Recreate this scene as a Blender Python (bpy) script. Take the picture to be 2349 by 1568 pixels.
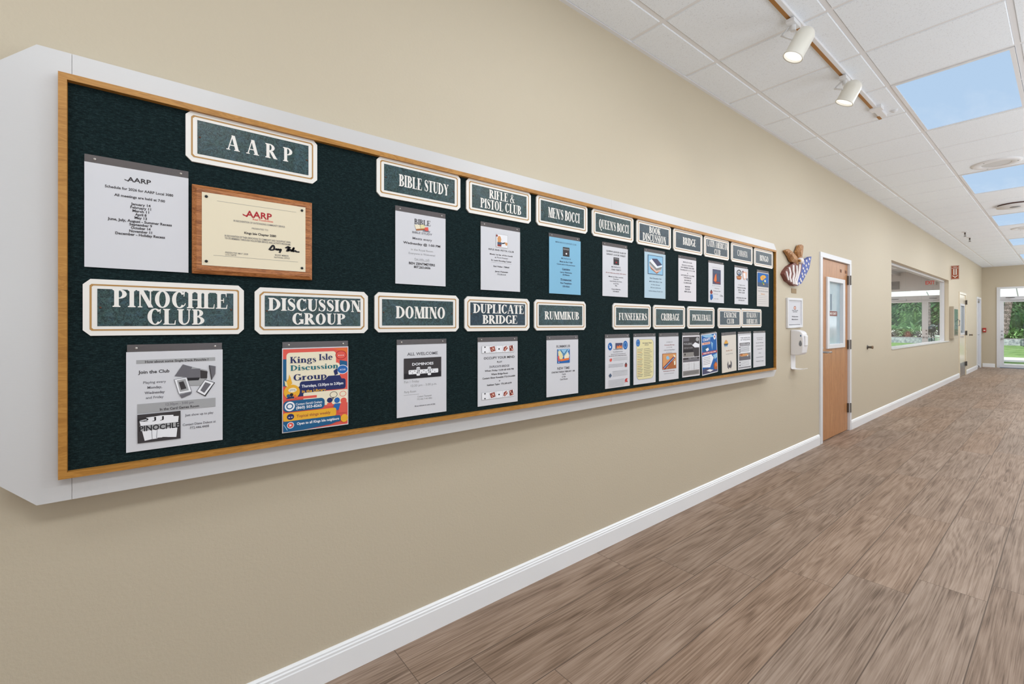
import bpy, math, random
from math import sin, cos, pi, radians
from mathutils import Vector, Matrix

S = bpy.context.scene
C = S.collection
for o in list(bpy.data.objects):
    bpy.data.objects.remove(o)


def lin(c):
    return tuple(((v / 255) / 12.92 if v <= 10 else (((v / 255) + .055) / 1.055) ** 2.4) for v in c) + (1,)


# ------------------------------------------------------------------ camera, world, sun, area lights, exposure
W_PX, F_PX, VX, VY = 2349., 1040., 2457., 743.
CAM_D, CAM_H = 1.73, 1.31
cam_d = bpy.data.cameras.new('camera')
cam = bpy.data.objects.new('camera', cam_d)
C.objects.link(cam)
cam.location = (0, -CAM_D, CAM_H)
theta = math.atan((VX - W_PX / 2) / F_PX)
cam.rotation_euler = (pi / 2, 0, theta - pi / 2)
cam_d.sensor_width = 36
cam_d.lens = F_PX * 36 / W_PX
cam_d.shift_y = (VY - 784) / W_PX
cam_d.clip_start = .05
cam_d.clip_end = 300
S.camera = cam

S.view_settings.view_transform = 'Standard'
S.view_settings.look = 'None'
S.view_settings.gamma = 1
S.view_settings.use_curve_mapping = False
S.view_settings.exposure = 0.0

world = bpy.data.worlds.new('sky')
S.world = world
world.use_nodes = True
bg = world.node_tree.nodes['Background']
bg.inputs[0].default_value = (.80, .90, 1, 1)
bg.inputs[1].default_value = .9

sun_d = bpy.data.lights.new('sun', 'SUN')
sun_d.energy = 4.6
sun_d.angle = .02
sun_d.color = (1, .96, .88)
sun = bpy.data.objects.new('sun', sun_d)
C.objects.link(sun)
sun.rotation_euler = (radians(8), radians(-36), 0)


def area_light(name, loc, rot, sx, sy, power, color=(1, 1, 1), spread=180):
    d = bpy.data.lights.new(name, 'AREA')
    d.shape = 'RECTANGLE'
    d.size, d.size_y = sx, sy
    d.energy = power
    d.color = color
    d.spread = radians(spread)
    o = bpy.data.objects.new(name, d)
    o.location = loc
    o.rotation_euler = rot
    C.objects.link(o)
    return o


CEIL = 3.05
ROOM_W = 3.4
PITCH = .635
SKY_X = [-2.123 + 3.175 * i for i in range(7)]          # start of each sky panel along the corridor
PANEL_POWER = 10
ADDED_ROW_POWER = 27
FILL_POWER = 33
ADDED_WINDOWS = [(-3.2, -.6), (.2, 2.8), (3.6, 6.2), (7.0, 9.6), (10.4, 13.0), (13.8, 16.4), (17.0, 19.5)]
for x in SKY_X:                                          # lamps behind the sky panels
    area_light('sky_panel_lamp', (x + PITCH, -1.2, CEIL - .03), (0, 0, 0), 1.2, .56, PANEL_POWER, (.95, .975, 1))
for x in SKY_X:                                          # unseen lamp row added near the opposite wall, placed for the board's shadow
    area_light('added_row_lamp', (x + PITCH + 1.5, -2.47, CEIL - .03), (0, 0, 0), 1.2, .56, ADDED_ROW_POWER, (.95, .975, 1))
for a, b in ADDED_WINDOWS:                               # added fill, aimed up at the ceiling from unseen, invented windows
    area_light('ceiling_fill', ((a + b) / 2, -ROOM_W - .02, 1.5), (radians(166), 0, 0), b - a - .1, 2.2, FILL_POWER, (.90, .95, 1))
for x in (11.5, 15.5):                                       # lamps without a fixture, added to brighten the adjoining room
    area_light('room_fill', (x, 2.6, 2.9), (0, 0, 0), 2.5, 1.2, 170)

# ------------------------------------------------------------------ materials
MATS = {}


class G:
    def __init__(self, name):
        self.m = bpy.data.materials.new(name)
        self.m.use_nodes = True
        self.t = self.m.node_tree
        self.b = self.t.nodes['Principled BSDF']
        self.out = self.t.nodes['Material Output']

    def node(self, kind, **kw):
        n = self.t.nodes.new(kind)
        for k, v in kw.items():
            setattr(n, k, v)
        return n

    def put(self, sock, v):
        if v is None:
            return
        if hasattr(v, 'node'):
            self.t.links.new(v, sock)
        else:
            sock.default_value = v

    def math(self, op, a, b=None, c=None):
        n = self.node('ShaderNodeMath', operation=op)
        self.put(n.inputs[0], a)
        self.put(n.inputs[1], b)
        self.put(n.inputs[2], c)
        return n.outputs[0]

    def mix(self, f, a, b, blend='MIX'):
        n = self.node('ShaderNodeMix', data_type='RGBA', blend_type=blend)
        self.put(n.inputs[0], f)
        self.put(n.inputs[6], a)
        self.put(n.inputs[7], b)
        return n.outputs[2]

    def coord(self):
        return self.node('ShaderNodeTexCoord').outputs['Object']

    def xyz(self, v):
        n = self.node('ShaderNodeSeparateXYZ')
        self.put(n.inputs[0], v)
        return n.outputs

    def vec(self, x, y, z=0.):
        n = self.node('ShaderNodeCombineXYZ')
        for i, v in enumerate((x, y, z)):
            self.put(n.inputs[i], v)
        return n.outputs[0]

    def mapping(self, v, scale):
        n = self.node('ShaderNodeMapping')
        self.put(n.inputs[0], v)
        n.inputs['Scale'].default_value = scale
        return n.outputs[0]

    def noise(self, v, scale, detail=3., rough=.5, dist=0.):
        n = self.node('ShaderNodeTexNoise')
        self.put(n.inputs['Vector'], v)
        n.inputs['Scale'].default_value = scale
        n.inputs['Detail'].default_value = detail
        n.inputs['Roughness'].default_value = rough
        n.inputs['Distortion'].default_value = dist
        return n.outputs[0]

    def ramp(self, f, stops):
        n = self.node('ShaderNodeValToRGB')
        self.put(n.inputs[0], f)
        e = n.color_ramp.elements
        while len(e) < len(stops):
            e.new(.5)
        for el, (p, c) in zip(e, stops):
            el.position = p
            el.color = c
        return n.outputs[0]

    def bump(self, h, strength=.2, dist=.01):
        n = self.node('ShaderNodeBump')
        n.inputs['Strength'].default_value = strength
        n.inputs['Distance'].default_value = dist
        self.put(n.inputs['Height'], h)
        self.t.links.new(n.outputs[0], self.b.inputs['Normal'])

    def fin(self, color=None, rough=.5, spec=.5, metal=0.):
        if color is not None:
            self.put(self.b.inputs['Base Color'], color)
        self.put(self.b.inputs['Roughness'], rough)
        self.b.inputs['Specular IOR Level'].default_value = spec
        self.b.inputs['Metallic'].default_value = metal
        return self.m


def flat(name, c, rough=.5, spec=.4, metal=0.):
    if name not in MATS:
        MATS[name] = G(name).fin(lin(c), rough, spec, metal)
    return MATS[name]


def emit(name, c, strength):
    if name not in MATS:
        g = G(name)
        g.fin(lin(c), .4)
        g.b.inputs['Emission Color'].default_value = lin(c)
        g.b.inputs['Emission Strength'].default_value = strength
        MATS[name] = g.m
    return MATS[name]


def mk_wall():
    g = G('beige_paint')
    co = g.coord()
    n = g.noise(co, 90, 3, .6)
    g.bump(n, .25, .004)
    big = g.noise(co, 1.2, 2)
    return g.fin(g.mix(g.math('MULTIPLY', big, .5), lin((205, 193, 171)), lin((201, 189, 167))), .55, .3)


def mk_wallgrey():
    g = G('pale_grey_paint')
    g.bump(g.noise(g.coord(), 90, 3, .6), .2, .004)
    return g.fin(lin((228, 228, 231)), .6, .3)


def mk_white(name, c):
    g = G(name)
    n = g.noise(g.mapping(g.coord(), (4, 40, 40)), 8, 3)
    g.bump(n, .05, .002)
    return g.fin(lin(c), .28, .45)


def mk_floor():
    g = G('wood_look_plank_tile')
    x, y, z = g.xyz(g.coord())
    PW, PL, ST = .247, 1.235, .215
    yn = g.math('DIVIDE', g.math('MULTIPLY', y, -1.), PW)
    row = g.math('FLOOR', yn)
    fy = g.math('MULTIPLY', g.math('FRACT', yn), PW)
    xs = g.math('DIVIDE', g.math('SUBTRACT', g.math('SUBTRACT', x, .78), g.math('MULTIPLY', row, ST)), PL)
    col = g.math('FLOOR', xs)
    fx = g.math('MULTIPLY', g.math('FRACT', xs), PL)
    wn = g.node('ShaderNodeTexWhiteNoise', noise_dimensions='3D')
    g.put(wn.inputs[0], g.vec(row, col, 3.))
    rnd, rcol = wn.outputs[0], wn.outputs[1]
    r1, r2, r3 = g.xyz(rcol)
    # grain: contour lines of a stretched noise
    gx = g.math('ADD', x, g.math('MULTIPLY', r1, 40.))
    gy = g.math('ADD', y, g.math('MULTIPLY', r2, 30.))
    v1 = g.vec(g.math('MULTIPLY', gx, .42), g.math('MULTIPLY', gy, 6.5), g.math('MULTIPLY', r3, 9.))
    n1 = g.noise(v1, 1.1, 2, .5, .25)
    ringf = g.math('MULTIPLY', n1, 95.)
    ring = g.math('MULTIPLY', g.math('ADD', g.math('SINE', ringf), 1.), .5)
    v2 = g.vec(g.math('MULTIPLY', gx, 1.9), g.math('MULTIPLY', gy, 105.), r3)
    fine = g.noise(v2, 1.8, 4, .6, .35)
    v3 = g.vec(g.math('MULTIPLY', gx, 1.5), g.math('MULTIPLY', gy, 9.), r1)
    blot = g.noise(v3, 1.6, 3, .6)
    tone = g.math('ADD', g.math('ADD', g.math('MULTIPLY', ring, .09), g.math('MULTIPLY', fine, .58)), g.math('MULTIPLY', blot, .33))
    grey = g.ramp(tone, [(.33, lin((104, 88, 76))), (.47, lin((144, 126, 112))), (.58, lin((162, 144, 130))), (.76, lin((176, 160, 146)))])
    warm = g.ramp(tone, [(.33, lin((104, 78, 58))), (.47, lin((144, 114, 90))), (.58, lin((164, 134, 110))), (.76, lin((178, 152, 130)))])
    cl = g.mix(g.math('ADD', g.math('MULTIPLY', r3, .38), .14), grey, warm)
    cl = g.mix(1., cl, g.ramp(rnd, [(0., (.92, .92, .92, 1)), (1., (1.08, 1.08, 1.08, 1))]), 'MULTIPLY')
    ey = g.math('MINIMUM', fy, g.math('SUBTRACT', PW, fy))
    ex = g.math('MINIMUM', fx, g.math('SUBTRACT', PL, fx))
    joint = g.math('LESS_THAN', g.math('MINIMUM', ey, g.math('MULTIPLY', ex, 1.4)), .0019)
    cl = g.mix(joint, cl, lin((100, 85, 74)))
    g.bump(g.math('SUBTRACT', g.math('MULTIPLY', fine, .15), joint), .25, .003)
    return g.fin(cl, g.math('ADD', .46, g.math('MULTIPLY', fine, .12)), .16)


def mk_tile():
    g = G('acoustic_ceiling_tile')
    co = g.coord()
    n = g.noise(co, 210, 2, .6)
    n2 = g.noise(co, 60, 3, .6)
    dots = g.ramp(n, [(.30, lin((212, 215, 220))), (.40, lin((243, 248, 254)))])
    g.bump(g.math('ADD', n, g.math('MULTIPLY', n2, .4)), .10, .0015)
    return g.fin(dots, .8, .2)


def mk_fabric():
    g = G('dark_green_fabric')
    co = g.coord()
    n = g.noise(g.mapping(co, (60, 60, 260)), 1.6, 4, .6)
    n2 = g.noise(g.mapping(co, (300, 300, 340)), 1., 2, .6)
    f = g.math('ADD', g.math('MULTIPLY', n, .65), g.math('MULTIPLY', n2, .35))
    cl = g.ramp(f, [(.34, lin((9, 20, 22))), (.52, lin((19, 36, 38))), (.70, lin((42, 60, 61)))])
    g.bump(f, .5, .003)
    return g.fin(cl, .9, .15)


def mk_marble(name, a, b, dark, light):
    g = G(name)
    co = g.coord()
    info = g.node('ShaderNodeObjectInfo')
    add = g.node('ShaderNodeVectorMath', operation='ADD')
    g.put(add.inputs[0], co)
    g.put(add.inputs[1], g.vec(g.math('MULTIPLY', info.outputs['Random'], 50.), 0., g.math('MULTIPLY', info.outputs['Random'], 31.)))
    v = add.outputs[0]
    n = g.noise(v, 26, 4, .6, 1.2)
    base = g.mix(g.ramp(n, [(.38, (0, 0, 0, 1)), (.62, (1, 1, 1, 1))]), a, b)
    n2 = g.noise(v, 38, 6, .65, 2.2)
    vein = g.ramp(g.math('ABSOLUTE', g.math('SUBTRACT', n2, .5)), [(0., (1, 1, 1, 1)), (.07, (0, 0, 0, 1))])
    cl = g.mix(g.math('MULTIPLY', vein, 1.), base, dark)
    n3 = g.noise(v, 60, 6, .7, 2.)
    l = g.ramp(g.math('ABSOLUTE', g.math('SUBTRACT', n3, .52)), [(0., (1, 1, 1, 1)), (.03, (0, 0, 0, 1))])
    cl = g.mix(g.math('MULTIPLY', l, .5), cl, light)
    return g.fin(cl, .3, .4)


def mk_wood(name, c1, c2, c3, along=(2, 30, 30), sc=2.5, rough=.4):
    g = G(name)
    co = g.coord()
    v = g.mapping(co, along)
    n = g.noise(v, sc, 5, .6, .8)
    ring = g.math('MULTIPLY', g.math('ADD', g.math('SINE', g.math('MULTIPLY', n, 60.)), 1.), .5)
    f = g.math('ADD', g.math('MULTIPLY', n, .7), g.math('MULTIPLY', ring, .22))
    return g.fin(g.ramp(f, [(.3, lin(c1)), (.5, lin(c2)), (.75, lin(c3))]), rough, .4)


def mk_glass(name, tint=(1, 1, 1), refl=.05):
    g = G(name)
    tr = g.node('ShaderNodeBsdfTransparent')
    tr.inputs[0].default_value = tint + (1,)
    gl = g.node('ShaderNodeBsdfGlossy')
    gl.inputs['Roughness'].default_value = .02
    mx = g.node('ShaderNodeMixShader')
    mx.inputs[0].default_value = refl
    g.t.links.new(tr.outputs[0], mx.inputs[1])
    g.t.links.new(gl.outputs[0], mx.inputs[2])
    g.t.links.new(mx.outputs[0], g.out.inputs[0])
    return g.m


def mk_acrylic():
    g = G('smoky_clear_acrylic')
    tr = g.node('ShaderNodeBsdfTransparent')
    mx = g.node('ShaderNodeMixShader')
    g.fin(lin((112, 106, 107)), .22, .5)
    mx.inputs[0].default_value = .62
    g.t.links.new(tr.outputs[0], mx.inputs[1])
    g.t.links.new(g.b.outputs[0], mx.inputs[2])
    g.t.links.new(mx.outputs[0], g.out.inputs[0])
    return g.m


def mk_skypanel():
    g = G('sky_print_diffuser')
    co = g.coord()
    x, y, z = g.xyz(co)
    n = g.noise(g.mapping(co, (1.2, 4, 1)), 1.6, 5, .55)
    grad = g.math('ADD', g.math('MULTIPLY', n, .6), g.math('MULTIPLY', x, .25))
    cl = g.ramp(grad, [(.30, lin((178, 206, 235))), (.62, lin((196, 217, 240))), (.95, lin((220, 231, 243)))])
    g.fin((0, 0, 0, 1), .5, .1)
    g.put(g.b.inputs['Emission Color'], cl)
    g.b.inputs['Emission Strength'].default_value = 1.0
    return g.m


def mk_leaf(name, c1, c2):
    g = G(name)
    info = g.node('ShaderNodeObjectInfo')
    n = g.noise(g.coord(), 2.5, 2)
    g.fin(g.mix(n, lin(c1), lin(c2)), .5, .4)
    return g.m


def mk_ground(name, c1, c2, sc):
    g = G(name)
    n = g.noise(g.coord(), sc, 5, .7)
    return g.fin(g.ramp(n, [(.35, lin(c1)), (.65, lin(c2))]), .9, .2)


M_WALL, M_GREYWALL, M_WHITE, M_FLOOR, M_TILE, M_FABRIC = mk_wall(), mk_wallgrey(), mk_white('white_board_paint', (208, 207, 207)), mk_floor(), mk_tile(), mk_fabric()
M_TRIM = mk_white('white_trim_paint', (246, 247, 249))
M_MARBLE = mk_marble('green_marble_laminate', lin((34, 64, 60)), lin((50, 78, 88)), lin((14, 32, 34)), lin((104, 134, 132)))
M_MARBLE2 = mk_marble('bluish_lit_marble', lin((32, 54, 72)), lin((40, 66, 76)), lin((20, 38, 50)), lin((84, 108, 124)))  # green marble again, with the bluish light of far signs in its colour
M_GOLD = mk_wood('gold_stained_wood', (166, 114, 46), (184, 130, 58), (196, 144, 70), (2, 12, 12), 2, .4)
M_OAK = mk_wood('oak_plaque_wood', (128, 74, 36), (180, 114, 64), (206, 144, 90), (3, 24, 50), 2.4, .35)
M_DOOR = mk_wood('maple_door_veneer', (168, 114, 70), (188, 132, 86), (204, 150, 102), (30, 30, 1.6), 1., .35)
M_EAGLE = mk_wood('carved_brown_wood', (128, 82, 44), (182, 130, 80), (214, 168, 114), (18, 18, 12), 2., .5)
M_GLASS = mk_glass('clear_glass', (.97, .985, .98), .04)
M_ACRYL = mk_acrylic()
M_SKYP = mk_skypanel()
M_WHITES = flat('sign_white', (240, 236, 230), .35, .4)
M_LETTER = flat('letter_white', (242, 238, 232), .4)
M_LINE = flat('gold_line', (182, 138, 78), .4)
M_METAL = flat('brushed_steel', (178, 178, 180), .3, .5, 1.)
M_BRONZE = flat('dark_hinge_steel', (110, 104, 98), .4, .5, .8)
M_FRAMEW = flat('white_door_enamel', (228, 228, 231), .35)
M_CEILW = flat('white_ceiling_metal', (234, 234, 236), .45)
M_PLASTIC = flat('white_plastic', (236, 234, 236), .3)
M_PIN = flat('steel_pin', (196, 192, 186), .25, .5, .6)
M_DARK = flat('black_screw', (34, 40, 42), .4)


# ------------------------------------------------------------------ mesh builder
class MB:
    def __init__(s):
        s.v, s.f, s.mi, s.mats, s.sm = [], [], [], [], []

    def m(s, mat):
        if mat not in s.mats:
            s.mats.append(mat)
        return s.mats.index(mat)

    def face(s, pts, mat, smooth=False):
        n = len(s.v)
        s.v += [tuple(p) for p in pts]
        s.f.append(tuple(range(n, n + len(pts))))
        s.mi.append(s.m(mat))
        s.sm.append(smooth)

    def mesh(s, verts, faces, mat, smooth=False):
        n = len(s.v)
        s.v += [tuple(p) for p in verts]
        i = s.m(mat)
        for f in faces:
            s.f.append(tuple(n + k for k in f))
            s.mi.append(i)
            s.sm.append(smooth)

    def box(s, x0, x1, y0, y1, z0, z1, mat):
        v = [(x, y, z) for z in (z0, z1) for y in (y0, y1) for x in (x0, x1)]
        s.mesh(v, [(0, 2, 3, 1), (4, 5, 7, 6), (0, 1, 5, 4), (2, 6, 7, 3), (0, 4, 6, 2), (1, 3, 7, 5)], mat)

    def prism(s, pts, y0, y1, mat, sidemat=None):
        """polygon in x,z (counter-clockwise seen from -y), front at y0, back at y1"""
        n = len(pts)
        v = [(x, y0, z) for x, z in pts] + [(x, y1, z) for x, z in pts]
        s.mesh(v, [tuple(range(n)), tuple(range(2 * n - 1, n - 1, -1))], mat)
        s.mesh(v, [(i, i + n, (i + 1) % n + n, (i + 1) % n) for i in range(n)], sidemat or mat)

    def hprism(s, pts, z0, z1, mat):
        n = len(pts)
        v = [(x, y, z0) for x, y in pts] + [(x, y, z1) for x, y in pts]
        s.mesh(v, [tuple(range(n - 1, -1, -1)), tuple(range(n, 2 * n))] + [(i, (i + 1) % n, (i + 1) % n + n, i + n) for i in range(n)], mat)

    def lathe(s, prof, mat, n=24, M=None, smooth=True):
        M = M or Matrix()
        v, f = [], []
        for r, z in prof:
            for k in range(n):
                a = 2 * pi * k / n
                v.append(M @ Vector((r * cos(a), r * sin(a), z)))
        for i in range(len(prof) - 1):
            for k in range(n):
                f.append((i * n + k, i * n + (k + 1) % n, (i + 1) * n + (k + 1) % n, (i + 1) * n + k))
        s.mesh(v, f, mat, smooth)

    def tube(s, path, r, mat, n=10, caps=True):
        path = [Vector(p) for p in path]
        rs = r if isinstance(r, (list, tuple)) else [r] * len(path)
        v, f = [], []
        for i, p in enumerate(path):
            t = (path[min(i + 1, len(path) - 1)] - path[max(i - 1, 0)]).normalized()
            a = t.cross(Vector((0, 0, 1)))
            if a.length < .05:
                a = t.cross(Vector((1, 0, 0)))
            a.normalize()
            b = t.cross(a)
            for k in range(n):
                w = 2 * pi * k / n
                v.append(p + (a * cos(w) + b * sin(w)) * rs[i])
        for i in range(len(path) - 1):
            for k in range(n):
                f.append((i * n + k, i * n + (k + 1) % n, (i + 1) * n + (k + 1) % n, (i + 1) * n + k))
        if caps:
            f.append(tuple(range(n)))
            f.append(tuple(range((len(path) - 1) * n, len(path) * n)))
        s.mesh(v, f, mat, True)

    def build(s, name, parent=None, loc=(0, 0, 0), bevel=0, rot=None):
        me = bpy.data.meshes.new(name)
        me.from_pydata(s.v, [], s.f)
        for m in s.mats:
            me.materials.append(m)
        me.polygons.foreach_set('material_index', s.mi)
        me.polygons.foreach_set('use_smooth', s.sm)
        me.update()
        o = bpy.data.objects.new(name, me)
        C.objects.link(o)
        o.location = loc
        if rot:
            o.rotation_euler = rot
        if parent:
            o.parent = parent
        if bevel:
            b = o.modifiers.new('bevel', 'BEVEL')
            b.width = bevel
            b.segments = 2
            b.limit_method = 'ANGLE'
        return o


def thing(name, label, cat, loc=(0, 0, 0), group=None, rot=None):
    o = bpy.data.objects.new(name, None)
    o.empty_display_size = .05
    o.location = loc
    if rot:
        o.rotation_euler = rot
    C.objects.link(o)
    return tag(o, label, cat, group)


def tag(o, label, cat, group=None):
    o['label'] = label
    o['category'] = cat
    if group:
        o['group'] = group
    return o


def struct(o, label=None):
    o['kind'] = 'structure'
    if label:
        o['label'] = label
    return o


def one_box(name, x0, x1, y0, y1, z0, z1, mat, parent=None, bevel=0):
    b = MB()
    b.box(x0, x1, y0, y1, z0, z1, mat)
    return b.build(name, parent, bevel=bevel)


# ------------------------------------------------------------------ lettering
TXT = {}


def text_shape(s, bold=False):
    """outline of a printed line as (verts2d, faces, width) with cap height 1"""
    key = (s, bold)
    if key in TXT:
        return TXT[key]
    cu = bpy.data.curves.new('print', 'FONT')
    cu.body = s
    cu.size = 1.38
    cu.resolution_u = 2
    cu.offset = .034 if bold else .014
    o = bpy.data.objects.new('print', cu)
    C.objects.link(o)
    dg = bpy.context.evaluated_depsgraph_get()
    me = bpy.data.meshes.new_from_object(o.evaluated_get(dg))
    v = [(p.co.x, p.co.y) for p in me.vertices]
    f = [tuple(p.vertices) for p in me.polygons]
    bpy.data.meshes.remove(me)
    bpy.data.objects.remove(o)
    bpy.data.curves.remove(cu)
    x0 = min((p[0] for p in v), default=0)
    x1 = max((p[0] for p in v), default=1)
    TXT[key] = ([(a - x0, b) for a, b in v], f, x1 - x0)
    return TXT[key]


def ring(cx, cy, rx, ry, T, t, a0=0, a1=360, n=28):
    out = []
    for i in range(n):
        u, w = radians(a0 + (a1 - a0) * i / n), radians(a0 + (a1 - a0) * (i + 1) / n)
        out.append([(cx + rx * cos(u), cy + ry * sin(u)), (cx + rx * cos(w), cy + ry * sin(w)),
                    (cx + (rx - T) * cos(w), cy + (ry - t) * sin(w)), (cx + (rx - T) * cos(u), cy + (ry - t) * sin(u))])
    return out


def stroke(pts, sub=5):
    """smooth brush path of (x, y, thickness)"""
    P = [Vector(p) for p in pts]
    P = [P[0] * 2 - P[1]] + P + [P[-1] * 2 - P[-2]]
    q = []
    for i in range(1, len(P) - 2):
        for k in range(sub):
            u = k / sub
            a, b, c, d = P[i - 1:i + 3]
            q.append(.5 * ((2 * b) + (c - a) * u + (2 * a - 5 * b + 4 * c - d) * u * u + (3 * b - a - 3 * c + d) * u ** 3))
    q.append(P[-2])
    L, R = [], []
    for i, p in enumerate(q):
        d = (q[min(i + 1, len(q) - 1)] - q[max(i - 1, 0)]).to_2d()
        d.normalize()
        nrm = Vector((-d.y, d.x)) * max(p.z, .02) / 2
        L.append(p.to_2d() + nrm)
        R.append(p.to_2d() - nrm)
    return [[tuple(R[i]), tuple(R[i + 1]), tuple(L[i + 1]), tuple(L[i])] for i in range(len(q) - 1)]


def rc(x0, y0, x1, y1):
    return [(x0, y0), (x1, y0), (x1, y1), (x0, y1)]


def serif_glyph(ch, T=.17, t=.07):
    """quads of one roman capital, cap height 1, and its advance width"""
    sl, st = .075, .06
    X = .09

    def stem(x, w=T, top=True, bot=True, y0=0., y1=1.):
        q = [rc(x, y0, x + w, y1)]
        if bot:
            q += [rc(x - sl, y0, x + w + sl, y0 + st), [(x - sl * .45, y0 + st), (x + w + sl * .45, y0 + st), (x + w, y0 + st + .05), (x, y0 + st + .05)]]
        if top:
            q += [rc(x - sl, y1 - st, x + w + sl, y1), [(x, y1 - st - .05), (x + w, y1 - st - .05), (x + w + sl * .45, y1 - st), (x - sl * .45, y1 - st)]]
        return q

    def diag(x0, y0, x1, y1, w):
        return [[(x0, y0), (x0 + w, y0), (x1 + w, y1), (x1, y1)]]

    def foot(x, w, y):
        return [rc(x - sl, y, x + w + sl, y + st)]
    if ch == ' ':
        return [], .32
    if ch == 'I':
        return stem(X), T + 2 * X
    if ch == 'L':
        return stem(X) + [rc(X, 0, .66, st), [(.60, 0), (.67, 0), (.69, .28), (.655, .28)]], .72
    if ch in 'EF':
        q = stem(X, bot=(ch == 'F')) + [rc(X, 1 - st, .64, 1), [(.61, .75), (.645, .75), (.65, 1), (.58, 1)], rc(X + T, .50, .48, .50 + st), rc(.45, .38, .49, .67)]
        if ch == 'E':
            q += [rc(X - sl, 0, .66, st), [(.60, 0), (.67, 0), (.70, .27), (.665, .27)]]
        return q, (.74 if ch == 'E' else .70)
    if ch == 'T':
        return stem(.35 - T / 2, top=False) + [rc(.03, 1 - st, .67, 1), [(.03, .74), (.06, .74), (.11, 1), (.03, 1)], [(.64, .74), (.67, .74), (.67, 1), (.59, 1)]], .70
    if ch == 'H':
        return stem(X) + stem(.60) + [rc(X, .49, .7, .49 + st)], .86
    if ch == 'P':
        return stem(X) + ring(X + T, .735, .38, .265, T, st, -90, 90) + [], .70
    if ch == 'R':
        return stem(X) + ring(X + T, .745, .36, .255, T, st, -90, 90) + diag(.60, 0, .28, .50, T * 1.15) + [rc(.60, 0, .86, st)], .84
    if ch == 'B':
        return stem(X) + ring(X + T, .755, .33, .245, T * .95, st, -90, 90) + ring(X + T, .27, .40, .27, T, st, -90, 90), .74
    if ch == 'D':
        return stem(X) + ring(X + T * .6, .5, .60, .5, T, st, -90, 90), .86
    if ch in 'OQ':
        q = ring(.43, .5, .39, .515, T, t)
        if ch == 'Q':
            q += stroke([(.40, .06, .07), (.52, -.10, .13), (.68, -.2, .12), (.84, -.18, .04)])
        return q, .86
    if ch in 'CG':
        q = ring(.43, .5, .39, .515, T, t, 42, 318)
        q += [[(.66, .70), (.70, .70), (.735, 1.0), (.69, .95)], [(.70, .86), (.735, 1.), (.6, .93), (.62, .88)]]
        if ch == 'C':
            q += stroke([(.70, .155, .06), (.735, .22, .05), (.76, .30, .035)])
            return q, .80
        q += [rc(.62, .06, .62 + T * .95, .42), rc(.54, .40, .86, .40 + st)]
        return q, .86
    if ch == 'S':
        q = stroke([(.49, .80, .05), (.44, .91, .06), (.31, .975, .055), (.17, .90, .11), (.13, .76, .145), (.27, .575, T * 1.12), (.43, .42, T * 1.12),
                    (.50, .25, .145), (.43, .09, .11), (.29, .025, .055), (.14, .09, .06), (.085, .22, .05)])
        return q + [[(.49, .68), (.52, .68), (.535, 1.), (.48, .93)], [(.055, 0), (.11, .08), (.095, .33), (.06, .33)]], .62
    if ch == 'U':
        return stem(X, bot=False, y0=.34) + [rc(.63, .34, .63 + t, 1), rc(.55, 1 - st, .76, 1)] + ring(.3875, .34, .2975, .355, T, t * 1.3, 180, 270) + ring(.3875, .34, .2975, .355, t, t * 1.3, 270, 360), .79
    if ch == 'N':
        return [rc(.14, 0, .14 + t, 1), rc(.66, 0, .66 + t, 1)] + diag(.60, 0, .10, 1, T * 1.1) + foot(.14, t, 0) + [rc(.03, 1 - st, .2, 1)] + foot(.66, t, 1 - st), .85
    if ch == 'M':
        return [rc(.13, 0, .13 + t, 1)] + stem(.75) + diag(.44, 0, .10, 1, T) + diag(.44, 0, .74, 1, t) + [[(.44, 0), (.44 + T, 0), (.5, .12)]] + foot(.13, t, 0) + [rc(.03, 1 - st, .2, 1)], 1.02
    if ch == 'A':
        return diag(.08, 0, .36, 1, t) + diag(.59, 0, .32, 1, T) + [rc(.17, .30, .6, .30 + st), rc(.0, 0, .24, st), rc(.50, 0, .86, st)], .86
    if ch == 'K':
        return stem(X) + diag(.20, .40, .60, 1, t * 1.3) + diag(.56, 0, .30, .58, T * 1.1) + [rc(.52, 1 - st, .78, 1), rc(.50, 0, .83, st)], .84
    if ch == 'X':
        return diag(.56, 0, .08, 1, T * 1.1) + diag(.08, 0, .62, 1, t) + [rc(.02, 0, .22, st), rc(.48, 0, .82, st), rc(.0, 1 - st, .32, 1), rc(.54, 1 - st, .76, 1)], .80
    if ch == 'Y':
        return [rc(.33, 0, .33 + T, .46)] + diag(.33, .44, .05, 1, T * 1.1) + diag(.42, .44, .68, 1, t) + [rc(.25, 0, .58, st), rc(-.02, 1 - st, .3, 1), rc(.57, 1 - st, .82, 1)], .78
    if ch == "'":
        return [[(.10, .66), (.14, .66), (.20, 1), (.06, 1)]], .26
    if ch == '/':
        return diag(.05, -.02, .36, 1.02, t * 1.2), .46
    if ch == '&':
        return stroke([(.82, .03, .13), (.62, .2, .15), (.34, .60, .14), (.27, .80, .10), (.38, .97, .05), (.52, .84, .09), (.44, .64, .06), (.16, .40, .12), (.10, .2, .14), (.24, .03, .08), (.48, .06, .06), (.66, .3, .05), (.72, .48, .05)]) + [rc(.60, .46, .84, .50)], .88
    # lower case, x-height .66
    xh = .66
    t2 = t * 1.1
    if ch == 'i':
        return stem(X, top=False, y1=xh) + [rc(.02, xh - st, X + T, xh)] + ring(X + T / 2, .88, .10, .10, .09, .09), T + 2 * X
    if ch == 'l':
        return stem(X, top=False, y1=1.03) + [rc(.02, 1.03 - st, X + T, 1.03)], T + 2 * X
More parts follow.
